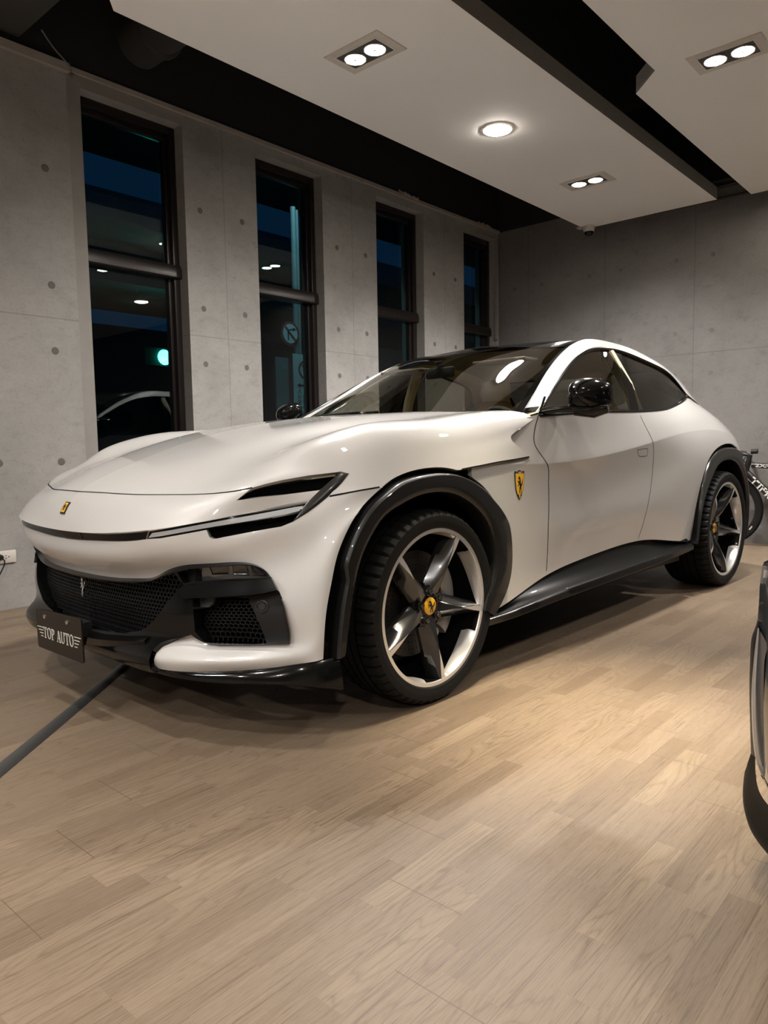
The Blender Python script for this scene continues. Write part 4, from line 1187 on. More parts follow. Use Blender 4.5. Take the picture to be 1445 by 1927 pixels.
    b = MB(); b.lathe([(.08, yo+.115+dish), (.205, yo+.115+dish), (.205, yo+.147+dish), (.08, yo+.147+dish)], (0, 0, 0), (0, 1, 0), 64)
    for k in range(48):
        for r_, da in ((.125, 0), (.15, .04), (.178, .08)):
            a = 2*PI*k/48+da; b.lathe([(.0028, 0), (0, -.0001)], (r_*math.cos(a), yo+.1148+dish, r_*math.sin(a)), (0, 1, 0), 6, mi=1)
    b.build('brake_disc', [DISC, DEEP], rim)
    return rim


def caliper(yo, ang0, ang1):
    b = MB(); rows = []
    for t in np.linspace(ang0, ang1, 22):
        e = np.array([math.cos(t), 0, math.sin(t)])
        rows.append([e*r+np.array([0, y, 0]) for r, y in ((.136, yo+.110), (.140, yo+.088), (.155, yo+.080), (.19, yo+.080), (.214, yo+.088), (.222, yo+.105), (.222, yo+.17), (.136, yo+.17))])
    b.grid(rows, close_c=True); b.F += [tuple(range(8)), tuple(range(8*21, 8*22))]; b.M += [0, 0]
    for t in (ang0+.22, ang1-.22):
        b.lathe([(.018, .004), (.018, -.002), (.012, -.003), (0, -.003)], (.152*math.cos(t), yo+.080, .152*math.sin(t)), (0, 1, 0), 20)
    return b


wf = make_wheel(.368, .255, .300); wr = make_wheel(.386, .315, .3145, dish=.045)
first = {id(wf): True, id(wr): True}
for proto, x, z, y in ((wf, 0, .368, .8685), (wr, 3.018, .386, .86)):
    for sg in (1, -1):
        w = proto if sg == 1 else copy_tree(proto)
        w.parent = CAR; w.location = (x, -y*sg, z); w.rotation_euler = (0, 0, 0 if sg == 1 else PI)
        yo = -(.255 if proto is wf else .315)/2+.011+(0 if proto is wf else .03)
        cb_ = caliper(yo, math.radians(40), math.radians(-42)).build('brake_caliper', CALIP, w, ang=35)
        if sg == -1: cb_.rotation_euler = (0, PI, 0); 

# ---- cabin
b = MB(); b.grid([smooth([(.62, .70, 1.03), (.52, 0, 1.07), (.62, -.70, 1.03)], 24), smooth([(.95, .70, 1.075), (.95, 0, 1.09), (.95, -.70, 1.075)], 24), smooth([(1.12, .70, 1.05), (1.12, 0, 1.06), (1.12, -.70, 1.05)], 24), smooth([(1.16, .70, .95), (1.16, 0, .95), (1.16, -.70, .95)], 24), smooth([(1.02, .70, .75), (1.02, 0, .75), (1.02, -.70, .75)], 24)])
b.build('dashboard', pm('dash_leather', (.05, .045, .04), .6, scale=100, bump=.2), CAR)
b = MB(); rows = []
for t in np.linspace(0, 1, 9):
    rows.append(smooth([(.97+.17*t, -.56, 1.075-.01*t), (.97+.17*t, -.40, 1.105+.02*math.sin(t*PI)), (.97+.17*t, -.22, 1.075-.01*t)], 14))
b.grid(rows); b.build('instrument_hood', pm('dash_grey', (.16, .15, .13), .6), CAR)
for sg in (1, -1):
    m = MB(); 
    prof = [(1.62, .42), (1.60, .62), (1.70, .74), (2.12, .70), (2.24, .62), (2.3, .45)]
    for part, L, w0 in (('seat_cushion', [(1.58, .55, .24), (1.60, .69, .26), (1.75, .74, .26), (2.05, .70, .25), (2.2, .62, .22)], 1),):
        rows = [[(x, -.38*sg+wd*math.cos(a)*(1 if abs(math.cos(a)) > .3 else 1), z-.09+.09*math.sin(a)) for a in np.linspace(0, 2*PI, 20, endpoint=False)] for x, z, wd in L]
        m.grid(rows, close_c=True)
    seat = m.build('front_seat', TAN, CAR, ang=60)
    m = MB(); rows = []
    for t, (x, z, wd, dp) in zip(range(7), [(2.1, .66, .22, .07), (2.16, .82, .26, .085), (2.22, 1.0, .27, .085), (2.28, 1.14, .24, .075), (2.31, 1.22, .17, .06), (2.33, 1.27, .13, .05), (2.335, 1.29, .06, .03)]):
        rows.append([(x+dp*math.sin(a), -.38*sg+wd*np.sign(math.cos(a))*abs(math.cos(a))**.7, z) for a in np.linspace(0, 2*PI, 24, endpoint=False)])
    m.grid(rows, close_c=True); m.build('seat_back', TAN, seat, ang=60)
    m = MB(); rows = []
    for z, wd, dp in ((1.27, .06, .03), (1.28, .11, .05), (1.35, .13, .06), (1.41, .115, .055), (1.435, .06, .03)):
        rows.append([(2.345+dp*math.sin(a), -.38*sg+wd*np.sign(math.cos(a))*abs(math.cos(a))**.7, z) for a in np.linspace(0, 2*PI, 20, endpoint=False)])
    m.grid(rows, close_c=True); m.build('headrest', CREAM, seat, ang=60)
    m = MB(); m.box((2.9, -.38*sg-.26, .6), (3.1, -.38*sg+.26, 1.12)); m.build('rear_seat', TAN, CAR, bevel=.05)
    # door lining
    m = MB(); m.grid([smooth([(.95, -.86*sg, 1.08), (1.6, -.88*sg, 1.10), (2.6, -.80*sg, 1.16)], 20), smooth([(.95, -.80*sg, .9), (1.6, -.80*sg, .9), (2.6, -.78*sg, .95)], 20), smooth([(.95, -.84*sg, .5), (1.6, -.84*sg, .5), (2.6, -.80*sg, .5)], 20)]); m.build('door_lining', CREAM, CAR, ang=60)
    # inner face of the rail and the pillar behind the front door
    m = MB(); ip = [RAIL.at([(u, RAIL.nv-1)])[0]*np.array([1, sg, 1])+np.array([0, .02*sg, 0]) for u in np.linspace(0, RAIL.nu-1, 40)]; jp = [RAIL.at([(u, 0)])[0]*np.array([1, sg, 1])+np.array([0, .01*sg, -.02]) for u in np.linspace(0, RAIL.nu-1, 40)]
    m.grid([ip[:34], jp[:34]]); m.build('roof_rail_lining', pm('pillar_cream', (.66, .58, .36), .7), CAR, ang=60)
    m = MB(); m.tube([(1.93, -.90*sg, 1.08), (1.90, -.82*sg, 1.3), (1.88, -.72*sg, 1.48)], .035, 10); m.build('pillar_lining', CREAM, CAR)
m = MB(); m.tube([(1.26+.0*math.cos(t), -.38+.175*math.cos(t), 1.0+.17*math.sin(t)) for t in np.linspace(0, 2*PI, 40)], .014, 8, cap=False)
for t in (0, PI, -PI/2): m.tube([(1.24, -.38, 1.0), (1.26, -.38+.17*math.cos(t), 1.0+.165*math.sin(t))], .014, 8)
m.lathe([(0, -.03), (.05, -.03), (.055, 0), (.05, .02)], (1.25, -.38, 1.0), (1, 0, 0), 20)
m.build('steering_wheel', pm('wheel_leather', (.03, .03, .03), .5), CAR)
m = MB(); m.box((1.23, -.10, 1.36), (1.26, .10, 1.42)); m.tube([(1.25, 0, 1.40), (1.24, 0, 1.455)], .02, 8); m.build('rear_view_mirror', MATTEK, CAR, bevel=.01)
m = MB(); m.box((1.0, -.82, .38), (3.2, .82, .45)); m.box((1.25, -.13, .42), (2.6, .13, .80)); m.build('cabin_floor', pm('carpet_dark', (.03, .027, .024), .9), CAR)
hl_ = GLAS.trim([('x', np.array([(-5, -5), (u_ws+1.5, -5), (u_ws+1.5, BIG), (-5, BIG)], float)), ('y', np.array([(u_rg, -5), (BIG, -5), (BIG, BIG), (u_rg, BIG)], float))], step=3)['base']
mkreg('headlining', both(offset(hl_, -.03)), pm('headlining_cream', (.32, .29, .24), .8))
for sg in (1, -1):
    m = MB(); m.box((1.30, -.36*sg-.17, 1.425), (1.45, -.36*sg+.17, 1.44)); m.build('sun_visor', pm('visor_beige', (.16, .135, .10), .7), CAR, bevel=.005)

# ================================================================== THE ROOM (room frame, metres)
WY, BX, HZ, CZ = 2.13, 5.3, 3.42, 4.3
rp = lambda px, py, ax, v: on(px, py, ax, v, ROOM)
struct = lambda o, label=None: tag(o, label, None, None, 'structure')
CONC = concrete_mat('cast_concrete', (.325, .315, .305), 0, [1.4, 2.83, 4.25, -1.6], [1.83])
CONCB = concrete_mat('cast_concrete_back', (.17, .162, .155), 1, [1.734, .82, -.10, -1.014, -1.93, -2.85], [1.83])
REVEAL = pm('reveal_concrete', (.16, .15, .138), .7, scale=14, var=.2)
BRONZE = pm('dark_bronze_frame', (.022, .017, .016), .3, spec=.5, metal=.3)
BLACKC = pm('black_ceiling_paint', (.012, .010, .011), .8)
PLASTER = pm('ceiling_white', (.88, .87, .86), .75, var=.03, scale=2)
EDGEM = pm('ceiling_edge_grey', (.30, .29, .275), .7)
floor = MB(); floor.add([(-9, -8, 0), (BX+.3, -8, 0), (BX+.3, WY+.3, 0), (-9, WY+.3, 0)], [(0, 1, 2, 3)])
struct(floor.build('floor', wood_mat(), ang=None), 'pale oak strip floor')
# window wall with four openings
WX = [(.28, 1.05), (1.724, 2.46), (3.165, 3.89), (4.60, 5.26)]
ZS, ZT = .42, 3.335
b = MB(); T = .30
xs = [-9.]
for a, c in WX: xs += [a, c]
xs.append(BX+.3)
for i in range(0, len(xs), 2): b.box((xs[i], WY, 0), (xs[i+1], WY+T, HZ))
for a, c in WX: b.box((a, WY, 0), (c, WY+T, ZS)); b.box((a, WY, ZT), (c, WY+T, HZ))
wl = struct(b.build('wall_left', CONC, ang=None), 'cast concrete wall with four tall windows')
b = MB(); b.box((-9, WY-.014, 0), (.185, WY+.01, HZ-.03)); struct(b.build('wall_left_pier', CONC, wl, ang=None), 'concrete pier left of the windows')
b = MB(); b.box((.185, WY-.002, 0), (.28, WY+.002, HZ-.01)); b.box((.28, WY-.002, ZT), (1.05, WY+.002, HZ-.01)); struct(b.build('wall_left_jamb', pm('darker_concrete', (.27, .255, .238), .7, scale=9, var=.14), wl, ang=None))
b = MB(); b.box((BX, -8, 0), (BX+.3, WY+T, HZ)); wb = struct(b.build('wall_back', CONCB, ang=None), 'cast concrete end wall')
b = MB(); b.box((-9, WY, HZ), (BX+.3, WY+T, CZ)); b.box((BX, -8, HZ), (BX+.3, WY, CZ)); struct(b.build('wall_upper', BLACKC, ang=None), 'black upper wall')
b = MB(); b.box((-9.2, -8, 0), (-9, WY+T, CZ)); struct(b.build('wall_front', pm('room_wall_dark', (.36, .35, .34), .8), ang=None))
b = MB(); b.box((-9, -8.2, 0), (BX+.3, -8, CZ)); struct(b.build('wall_right', pm('room_wall', (.66, .645, .62), .8), ang=None))
b = MB(); b.box((-9, -8, CZ), (BX+.3, WY+T, CZ+.2)); struct(b.build('ceiling', BLACKC, ang=None), 'black painted ceiling')
# tie holes of the formwork
b = MB(); b.lathe([(.024, -.0005), (.022, -.001), (.017, .0), (.015, .0005), (0, .0006)], (0, 0, 0), (0, -1, 0), 20); HOLE = pm('tie_hole_grey', (.13, .124, .118), .9)
hm_ = b.build('tie_hole', HOLE, wl, ang=None).data
first = True
for z in (2.757, 2.036, 1.622, .91):
    for x in (-.37, .017, 1.18, 1.572, 2.63, 3.008, 4.06, 4.438):
        if first: o = bpy.data.objects['tie_hole']; first = False
        else: o = link(bpy.data.objects.new('tie_hole', hm_), wl)
        o.location = (x, WY-(.0155 if x < .18 else .0008), z); o['kind'] = 'structure'
for z in (2.748, 2.037, 1.63, .91):
    for y in (1.908, 1.563, .994, .647, .075, -.27, -.83, -1.18):
        o = link(bpy.data.objects.new('tie_hole', hm_), wb); o.location = (BX-.0008, y, z); o.rotation_euler = (0, 0, -PI/2); o['kind'] = 'structure'
# wall-head batten
b = MB(); b.box((-9, WY-.045, HZ-.03), (.20, WY, HZ+.02)); b.box((.2, WY-.022, HZ-.012), (BX, WY, HZ+.018))
struct(b.build('trim_1', pm('batten', (.36, .33, .30), .7, var=.2, scale=8), ang=None), 'pale batten along the head of the window wall')
# windows
for k, (a, c) in enumerate(WX):
    y0, y1 = WY+.10, WY+.19
    b = MB(); fw = .055
    b.box((a, y0, ZS), (a+fw, y1, ZT)); b.box((c-fw*.9, y0, ZS), (c, y1, ZT)); b.box((a+fw+.0005, y0, ZT-fw), (c-fw*.9-.0005, y1, ZT)); b.box((a+fw+.0005, y0, ZS), (c-fw*.9-.0005, y1, ZS+fw))
    b.box((c-fw*1.4, y0+.035, ZS+fw+.0005), (c-fw*.9-.0005, y1, ZT-fw*1.7-.0005)); b.box((a+fw+.0005, y0+.035, ZT-fw*1.7), (c-fw*.9-.0005, y1, ZT-fw-.0005))
    w = struct(b.build('window_%d' % (k+1), BRONZE, bevel=.004), 'tall dark framed window, number %d from the left' % (k+1))
    b = MB(); prof = [(y0-.015, 2.245), (y0-.028, 2.255), (y0-.028, 2.31), (y0-.012, 2.345), (y0+.02, 2.35), (y1, 2.35), (y1, 2.245)]
    b.grid([[(x, y, z) for y, z in prof] for x in (a, c)], close_c=True); struct(b.build('window_rail', BRONZE, w, ang=30))
    for z0, z1, yy in ((ZS+fw, 2.25, y0+.05), (2.36, ZT-fw, y0+.065)):
        b = MB(); b.box((a+fw*.5, yy, z0), (c-fw*.5, yy+.008, z1)); struct(b.build('window_pane', PANE, w, ang=None))

# hung ceiling panels (height from the lamps mirrored in the window panes)
PZ, KS = 3.157, 1.0775
KX = lambda x: -2.2+(x+2.2)*KS
KY = lambda y: -2.633+(y+2.633)*KS
def slab(name, poly, z0, z1, mats):
    b = MB(); n = len(poly); V = [(x, y, z0) for x, y in poly]+[(x, y, z1) for x, y in poly]
    b.add(V, [tuple(range(n)), tuple(reversed(range(n, 2*n)))], 0); b.add(V, [(i, (i+1) % n, n+(i+1) % n, n+i) for i in range(n)], 1)
    return b.build(name, mats, ang=None)
d0 = rp(213, 21, 2, 3.)
p1 = slab('ceiling_panel', [(KX(d0[0]), KY(.647)), (KX(4.485), KY(.647)), (KX(4.485), KY(-.547)), (-8.9, KY(-.547)), (-8.9, -.1), (-1.0, -.1)], PZ, PZ+.108, [PLASTER, EDGEM])
struct(p1, 'white hung ceiling panel above the white car')
p2 = slab('ceiling_panel', [(KX(4.545), KY(-.798)), (KX(2.168), KY(-.803)), (KX(1.976), KY(-.989)), (-8.9, KY(-.989)), (-8.9, -7.5), (KX(4.545), -7.5)], PZ, PZ+.108, [PLASTER, EDGEM])
struct(p2, 'white hung ceiling panel on the right with a stepped edge')

LAMPW = NB('lamp_glow')
e_ = LAMPW.n('ShaderNodeEmission', i_Strength=45.)
tc = LAMPW.n('ShaderNodeTexCoord'); nz = LAMPW.n('ShaderNodeTexNoise', i_Scale=40.); LAMPW.l(tc, 'Object', nz, 0)
LAMPW.t.links.new(LAMPW.mix(nz.outputs[0], (1., .90, .76), (1., .93, .82)), e_.inputs[0]); LAMPW = LAMPW.done(e_)
TRIM = pm('light_trim_white', (.62, .58, .53), .5); CAN = pm('light_can_dark', (.05, .047, .045), .5); RINGM = pm('lamp_ring', (.35, .34, .33), .3, metal=.6)


def spot(parent, loc, energy, ang=156, blend=1., size=.045, aim=None, col=None):
    l = bpy.data.lights.new('lamp_light', 'SPOT'); l.energy = energy; l.spot_size = math.radians(ang); l.spot_blend = blend; l.shadow_soft_size = size; l.color = col or LCOL
    o = link(bpy.data.objects.new('lamp_light', l), parent); o.location = loc
    if aim: o.rotation_euler = aim
    return o


def twin():
    t = empty('twin_downlight')
    b = MB(); A, B = .200, .125; a, c = .148, .080
    for lo, hi in (((-B, -A), (B, -a)), ((-B, a), (B, A)), ((-B, -a), (-c, a)), ((c, -a), (B, a))): b.box((lo[0], lo[1], -.006), (hi[0], hi[1], .002))
    b.build('trim_frame', TRIM, t, ang=None, bevel=.001)
    b = MB(); 
    for lo, hi in (((-c-.006, -a-.006), (c+.006, -a)), ((-c-.006, a), (c+.006, a+.006)), ((-c-.006, -a), (-c, a)), ((c, -a), (c+.006, a))): b.box((lo[0], lo[1], -.0095), (hi[0], hi[1], -.005))
    b.build('inner_rim', pm('rim_light', (.75, .72, .68), .4), t, ang=None)
    b = MB(); b.add([(-c, -a, -.0062), (c, -a, -.0062), (c, a, -.0062), (-c, a, -.0062)], [(0, 1, 2, 3)]); b.build('housing', CAN, t, ang=None)
    for s in (-1, 1):
        b = MB(); b.lathe([(.066, .0), (.066, -.006), (.060, -.009), (.056, -.006)], (0, .074*s, -.0055), (0, 0, 1), 32); r = b.build('lamp_ring', RINGM, t)
        b = MB(); b.lathe([(.056, 0), (.054, -.0015), (.008, -.003)], (0, .074*s, -.0095), (0, 0, 1), 32); b.build('lamp', LAMPW, t)
        b = MB(); b.lathe([(.009, 0), (.008, -.004), (0, -.005)], (0, .074*s, -.0115), (0, 0, 1), 16); b.build('lamp_cap', RINGM, t)
    return t


TW = [(.753, .045, 'rectangular twin downlight in the panel above the bonnet, nearest the camera on that panel'), (3.305, .053, 'small looking twin downlight at the far end of the panel, near the dome camera'), (2.076, -1.343, 'rectangular twin downlight in the right-hand ceiling panel'),
      (4.25, -1.343, 'unseen added twin downlight over the back of the right panel'), (.03, -1.68, 'unseen added twin downlight of the right panel above the photographer'), (-2.9, -1.343, 'unseen added twin downlight behind the photographer'),  # out-of-frame fittings from here on, added to fill the room with light
      (-1.8, -.32, 'unseen added twin downlight ahead of the white car'), (-4.4, -.32, 'unseen added twin downlight far ahead of the white car'),
      (2.076, -3.8, 'unseen added twin downlight over the dark car'), (-.42, -3.8, 'unseen added twin downlight beside the dark car'), (-2.9, -3.8, 'unseen added twin downlight in the open part of the room'), (-5.4, -3.8, 'unseen added twin downlight at the far side of the room'), (-5.4, -1.343, 'unseen added twin downlight near the front of the room')]
proto = None
for i, (x, y, lab) in enumerate(TW):
    if proto is None: proto = twin(); t = proto
    else: t = copy_tree(proto)
    t.location = (KX(x), KY(y), PZ); tag(t, lab, 'ceiling light', 'recessed twin downlights')
for i, (x, y, lab) in enumerate(TW):
    e = TWIN_E[i]
    for s in (-1, 1):
        if e: spot(None, (KX(x), KY(y)+.074*s, PZ-.015), e, ang=TWIN_A[i], col=TWIN_C.get(i, LCOL))
def round_lamp(x, y, lab):
    rd = empty('round_downlight', (x, y, PZ)); tag(rd, lab, 'ceiling light', 'round downlights')
    b = MB(); b.lathe([(.118, 0), (.118, -.004), (.098, -.008), (.094, -.002)], (0, 0, 0), (0, 0, 1), 40); b.build('trim_ring', TRIM, rd)
    b = MB(); b.lathe([(.094, 0), (.09, -.010), (.06, -.018), (0, -.021)], (0, 0, -.002), (0, 0, 1), 40); b.build('lamp', LAMPW, rd)
    spot(None, (x, y, PZ-.03), ROUND_E, ang=150, blend=1., size=.08)
round_lamp(KX(2.016), KY(.048), 'round recessed downlight between the two twin lights of the ceiling panel over the white car')
round_lamp(3.75, -2.72, 'round recessed downlight in the right panel, seen mirrored in the first window')

# dome camera
dc = empty('ceiling_camera', (KX(4.485)-.06, KY(.647)-.07, PZ)); tag(dc, 'small white dome security camera under the panel corner', 'security camera')
b = MB(); b.lathe([(0, 0), (.058, 0), (.060, -.012), (.052, -.05), (.046, -.056), (.0, -.056)], (0, 0, 0), (0, 0, 1), 32); b.build('body', pm('camera_white', (.5, .47, .44), .45), dc)
b = MB(); b.lathe([(.045, -.05), (.043, -.07), (.03, -.088), (0, -.096)], (0, 0, 0), (0, 0, 1), 32); b.build('dome', GLOSSK, dc)
b = MB(); b.lathe([(.012, 0), (.010, -.004), (0, -.005)], (-.03, -.03, -.075), (-.5, -.5, .5), 16); b.build('lens', CHROME, dc)
b = MB(); b.box((-.05, .05, -.012), (.03, .11, 0)); b.build('junction_plate', pm('camera_white', (.5, .47, .44), .45), dc)

# ducts, beam and sagging wire under the black ceiling
DUCT = pm('duct_grey', (.022, .021, .020), .6, scale=12, var=.2)
b = MB(); b.tube([(.56, 1.86, 3.62), (.55, 1.3, 3.62), (.55, -.3, 3.62)], .155, 24); b.lathe([(.155, 0), (.175, .01), (.175, .04), (.155, .05)], (.557, 1.6, 3.62), (0, 1, 0), 24); tag(b.build('air_duct', DUCT), 'dark round duct with a blunt end beside the panel edge', 'duct')
b = MB(); b.tube(smooth([(.13, 1.85, 4.12), (.13, 1.72, 3.9), (.13, 1.55, 3.72), (.13, 1.3, 3.66), (.13, -.3, 3.66)], 24), .115, 20); tag(b.build('air_duct', DUCT), 'dark bent duct elbow at the top edge of the picture', 'duct')
b = MB(); b.box((-8.9, -8, 3.5), (-.095, WY, 3.9)); struct(b.build('beam', pm('beam_grey', (.045, .043, .040), .8)), 'dark grey ceiling beam at the upper left')
b = MB(); b.tube(smooth([rp(78, 56, 1, 1.95), rp(105, 95, 1, 2.02), rp(128, 122, 1, 2.08), rp(136, 138, 1, 2.10)], 20), .0045, 6); b.lathe([(.012, 0), (.016, .012), (.012, .024), (0, .026)], rp(136, 139, 1, 2.10), (0, 0, -1), 12)
tag(b.build('ceiling_wire', pm('wire_grey', (.16, .15, .14), .5)), 'thin grey wire hanging from the beam to the wall head', 'wire')
for xa, xb, lab in ((3.50, 3.78, 'lumpy filler bead on the wall head above the third window'), (4.86, 5.12, 'lumpy filler bead on the wall head above the fourth window')):
    b = MB()
    r_ = random.Random(int(xa*10))
    P = np.array([(x, WY-.012+r_.uniform(-.006, .006), HZ+.022+r_.uniform(-.006, .012)) for x in np.linspace(xa, xb, 14)])
    b.tube(P, np.array([.008+r_.random()*.016 for _ in P]), 8); tag(b.build('filler_bead', pm('filler_pale', (.33, .30, .27), .9, bump=.4)), lab, 'filler')
b = MB(); b.box((BX-.075, WY-.035, 2.2), (BX-.055, WY, 3.33)); struct(b.build('trim_2', pm('strip_grey', (.28, .26, .24), .6)), 'pale vertical strip in the corner')
b = MB(); b.tube([(5.27, -7.9, 3.35), (5.27, -.2, 3.35)], .02, 8); b.tube([(5.27, -3, 3.24), (5.27, .3, 3.24)], .012, 8); tag(b.build('hanging_conduit', DUCT), 'dark conduit run high along the end wall', 'conduit')

# socket outlet with plug and cord
so = empty('wall_outlet', (-.395, WY-.016, .331)); tag(so, 'white double socket plate low on the concrete wall at the left', 'outlet')
b = MB(); b.box((-.09, -.008, -.039), (.09, 0, .039)); b.build('face_plate', pm('outlet_white', (.62, .58, .53), .4), so, bevel=.004)
for cx_ in (-.04, .035):
    b = MB()
    for dx, dz, w_, h_ in ((-.008, .008, .010, .0035), (-.008, -.008, .012, .0035)): b.box((cx_+dx-w_/2, -.0086, dz-h_/2), (cx_+dx+w_/2, -.0075, dz+h_/2))
    b.lathe([(.004, 0), (0, .0001)], (cx_+.010, -.0086, 0), (0, -1, 0), 12); b.build('socket', GAPM, so, ang=None)
pl_ = empty('power_plug', (-.405, WY-.024, .333)); tag(pl_, 'black plug with its cord in the wall socket', 'plug')
b = MB(); b.tube([(0, 0, 0), (0, -.018, 0), (0, -.03, -.001)], [.019, .018, .013], 14); b.build('plug_body', MATTEK, pl_)
b = MB(); b.tube(smooth([(.004, -.022, -.004), (.018, -.026, -.02), (.010, -.022, -.06), (-.03, -.018, -.14), (-.06, -.015, -.24), (-.12, -.02, -.325), (-.4, -.06, -.329)], 30), .0042, 8); b.build('cord', MATTEK, pl_)

# flat grey cable cover running out from under the car
P = np.array([(-.20, .72, 0), (-.583, .377, 0), (-.95, .053, 0), (-1.35, -.292, 0), (-2.0, -.86, 0)]); P = even(smooth(P, 30), 30)
tg = np.gradient(P, axis=0); tg /= np.linalg.norm(tg, axis=1)[:, None]; sd = np.stack([-tg[:, 1], tg[:, 0], 0*tg[:, 0]], 1)
b = MB(); b.grid([P+sd*.030+[0, 0, .0005], P+sd*.020+[0, 0, .008], P+sd*.008+[0, 0, .011], P-sd*.008+[0, 0, .011], P-sd*.020+[0, 0, .008], P-sd*.030+[0, 0, .0005]])
tag(b.build('cable_cover', pm('cable_cover_grey', (.045, .044, .043), .42, scale=60, bump=.1), ang=40), 'flat dark grey cable cover lying on the floor out from under the car', 'cable cover')

# ================================================================== ROAD BICYCLE against the end wall
BK = empty('bicycle', (5.10, 0, 0)); tag(BK, 'black road bicycle with white lettering behind the white car', 'bicycle')
CARB = pm('bike_black', (.012, .012, .012), .3, coat=.4)
FW, RW_ = (-.485, .335), (-1.475, .335)
pt = lambda y, z, x=0.: (x, y, z)
b = MB()
def taper(a, c, r0, r1, n=12): b.tube(np.linspace(a, c, 8), np.linspace(r0, r1, 8), n)
HT, HB, BB, ST = (-.690, .80), (-.655, .655), (-1.07, .275), (-1.235, .72)
taper(pt(*HT), pt(*HB), .024, .028); taper(pt(-.715, .745), pt(*ST), .026, .020); taper(pt(-.675, .675), pt(*BB), .030, .036); taper(pt(*BB), pt(*ST), .022, .018)
for s in (-1, 1): taper(pt(*BB, .03*s), pt(*RW_, .05*s), .011, .008); taper(pt(ST[0], ST[1]-.06, .012*s), pt(*RW_, .05*s), .008, .007)
b.build('frame', CARB, BK)
b = MB()
for s in (-1, 1): b.tube(smooth([pt(HB[0]+.005, HB[1], .02*s), pt(-.60, .52, .045*s), pt(*FW, .045*s)], 10), np.linspace(.016, .008, 10), 10)
b.build('fork', CARB, BK)
for (wy, wz) in (FW, RW_):
    b = MB(); b.lathe([(.335, -.004), (.338, .0), (.335, .004), (.325, .013), (.312, .012), (.312, -.012), (.325, -.013), (.335, -.004)], pt(wy, wz), (1, 0, 0), 64); w = b.build('wheel', RUBBER, BK)
    b = MB(); b.lathe([(.314, -.012), (.30, -.013), (.268, -.009), (.262, 0), (.268, .009), (.30, .013), (.314, .012)], pt(wy, wz), (1, 0, 0), 64)
    b.build('rim', CARB, w)
    b = MB(); b.lathe([(.016, -.05), (.02, -.03), (.012, -.02), (.012, .02), (.02, .03), (.016, .05)], pt(wy, wz), (1, 0, 0), 16)
    for k in range(20):
        a = 2*PI*k/20; b.tube([pt(wy+.018*math.cos(a+.6), wz+.018*math.sin(a+.6), .02*(-1)**k), pt(wy+.265*math.cos(a), wz+.265*math.sin(a), 0)], .0011, 4)
    b.build('hub_and_spokes', pm('spoke_steel', (.10, .10, .10), .3, metal=.8), w)
    for a in (1.05, -.62):
        b = MB(); b.grid([[pt(wy-r*math.cos(t), wz+r*math.sin(t), -.0125) for t in np.linspace(a-.07, a+.07, 8)] for r in (.285, .297)]); b.build('rim_decal', pm('decal_white', (.6, .58, .55), .5), w, ang=None)
b = MB(); b.tube([pt(HT[0], HT[1]), pt(HT[0]-.006, .84)], .022, 12); b.tube(smooth([pt(HT[0], .835), pt(-.66, .845), pt(-.62, .85)], 8), .017, 10)
b.tube(smooth([pt(-.52, .80, -.205), pt(-.50, .845, -.21), pt(-.56, .862, -.20), pt(-.615, .86, -.15), pt(-.62, .856, 0), pt(-.615, .86, .15), pt(-.56, .862, .20), pt(-.50, .845, .21), pt(-.52, .80, .205)], 50), .015, 10)
for s in (-1, 1):
    b.tube(smooth([pt(-.50, .85, .21*s), pt(-.47, .80, .21*s), pt(-.50, .745, .21*s), pt(-.57, .73, .21*s)], 16), .014, 8)
b.build('handlebar', CARB, BK)
b = MB()
for s in (-1, 1): b.tube(smooth([pt(-.53, .86, .21*s), pt(-.46, .885, .21*s), pt(-.44, .91, .21*s)], 8), [.016]*6+[.014, .009], 10); b.tube(smooth([pt(-.45, .87, .21*s), pt(-.43, .80, .215*s), pt(-.45, .75, .22*s)], 8), .006, 6)
b.build('brake_lever', MATTEK, BK)
b = MB(); b.tube([pt(-.705, .868), pt(-.760, .872)], .022, 12); b.tube(smooth([pt(-.68, .82), pt(-.645, .80), pt(-.665, .755)], 10), .004, 6); b.build('bike_computer', MATTEK, BK)
b = MB(); b.tube([pt(*ST), pt(-1.275, .92)], .015, 12); b.build('seat_post', CARB, BK)
b = MB(); rows = []
for t, (y, w_, z) in enumerate(((-1.14, .016, .935), (-1.20, .02, .945), (-1.30, .045, .945), (-1.37, .07, .95), (-1.405, .05, .955))):
    rows.append([pt(y, z+.016*math.sin(a), w_*math.cos(a)) for a in np.linspace(0, 2*PI, 16, endpoint=False)])
b.grid(rows, close_c=True); b.build('saddle', MATTEK, BK, ang=60)
b = MB(); b.lathe([(.085, -.006), (.095, 0), (.085, .006), (.07, .0)], pt(BB[0], BB[1], -.05), (1, 0, 0), 32); b.tube([pt(*BB, -.06), pt(BB[0]+.11, BB[1]-.13, -.07)], [.014, .010], 8); b.tube([pt(*BB, .06), pt(BB[0]-.11, BB[1]+.13, .07)], [.014, .010], 8); b.tube([pt(*BB, -.07), pt(*BB, .07)], .02, 12); b.build('crankset', MATTEK, BK)


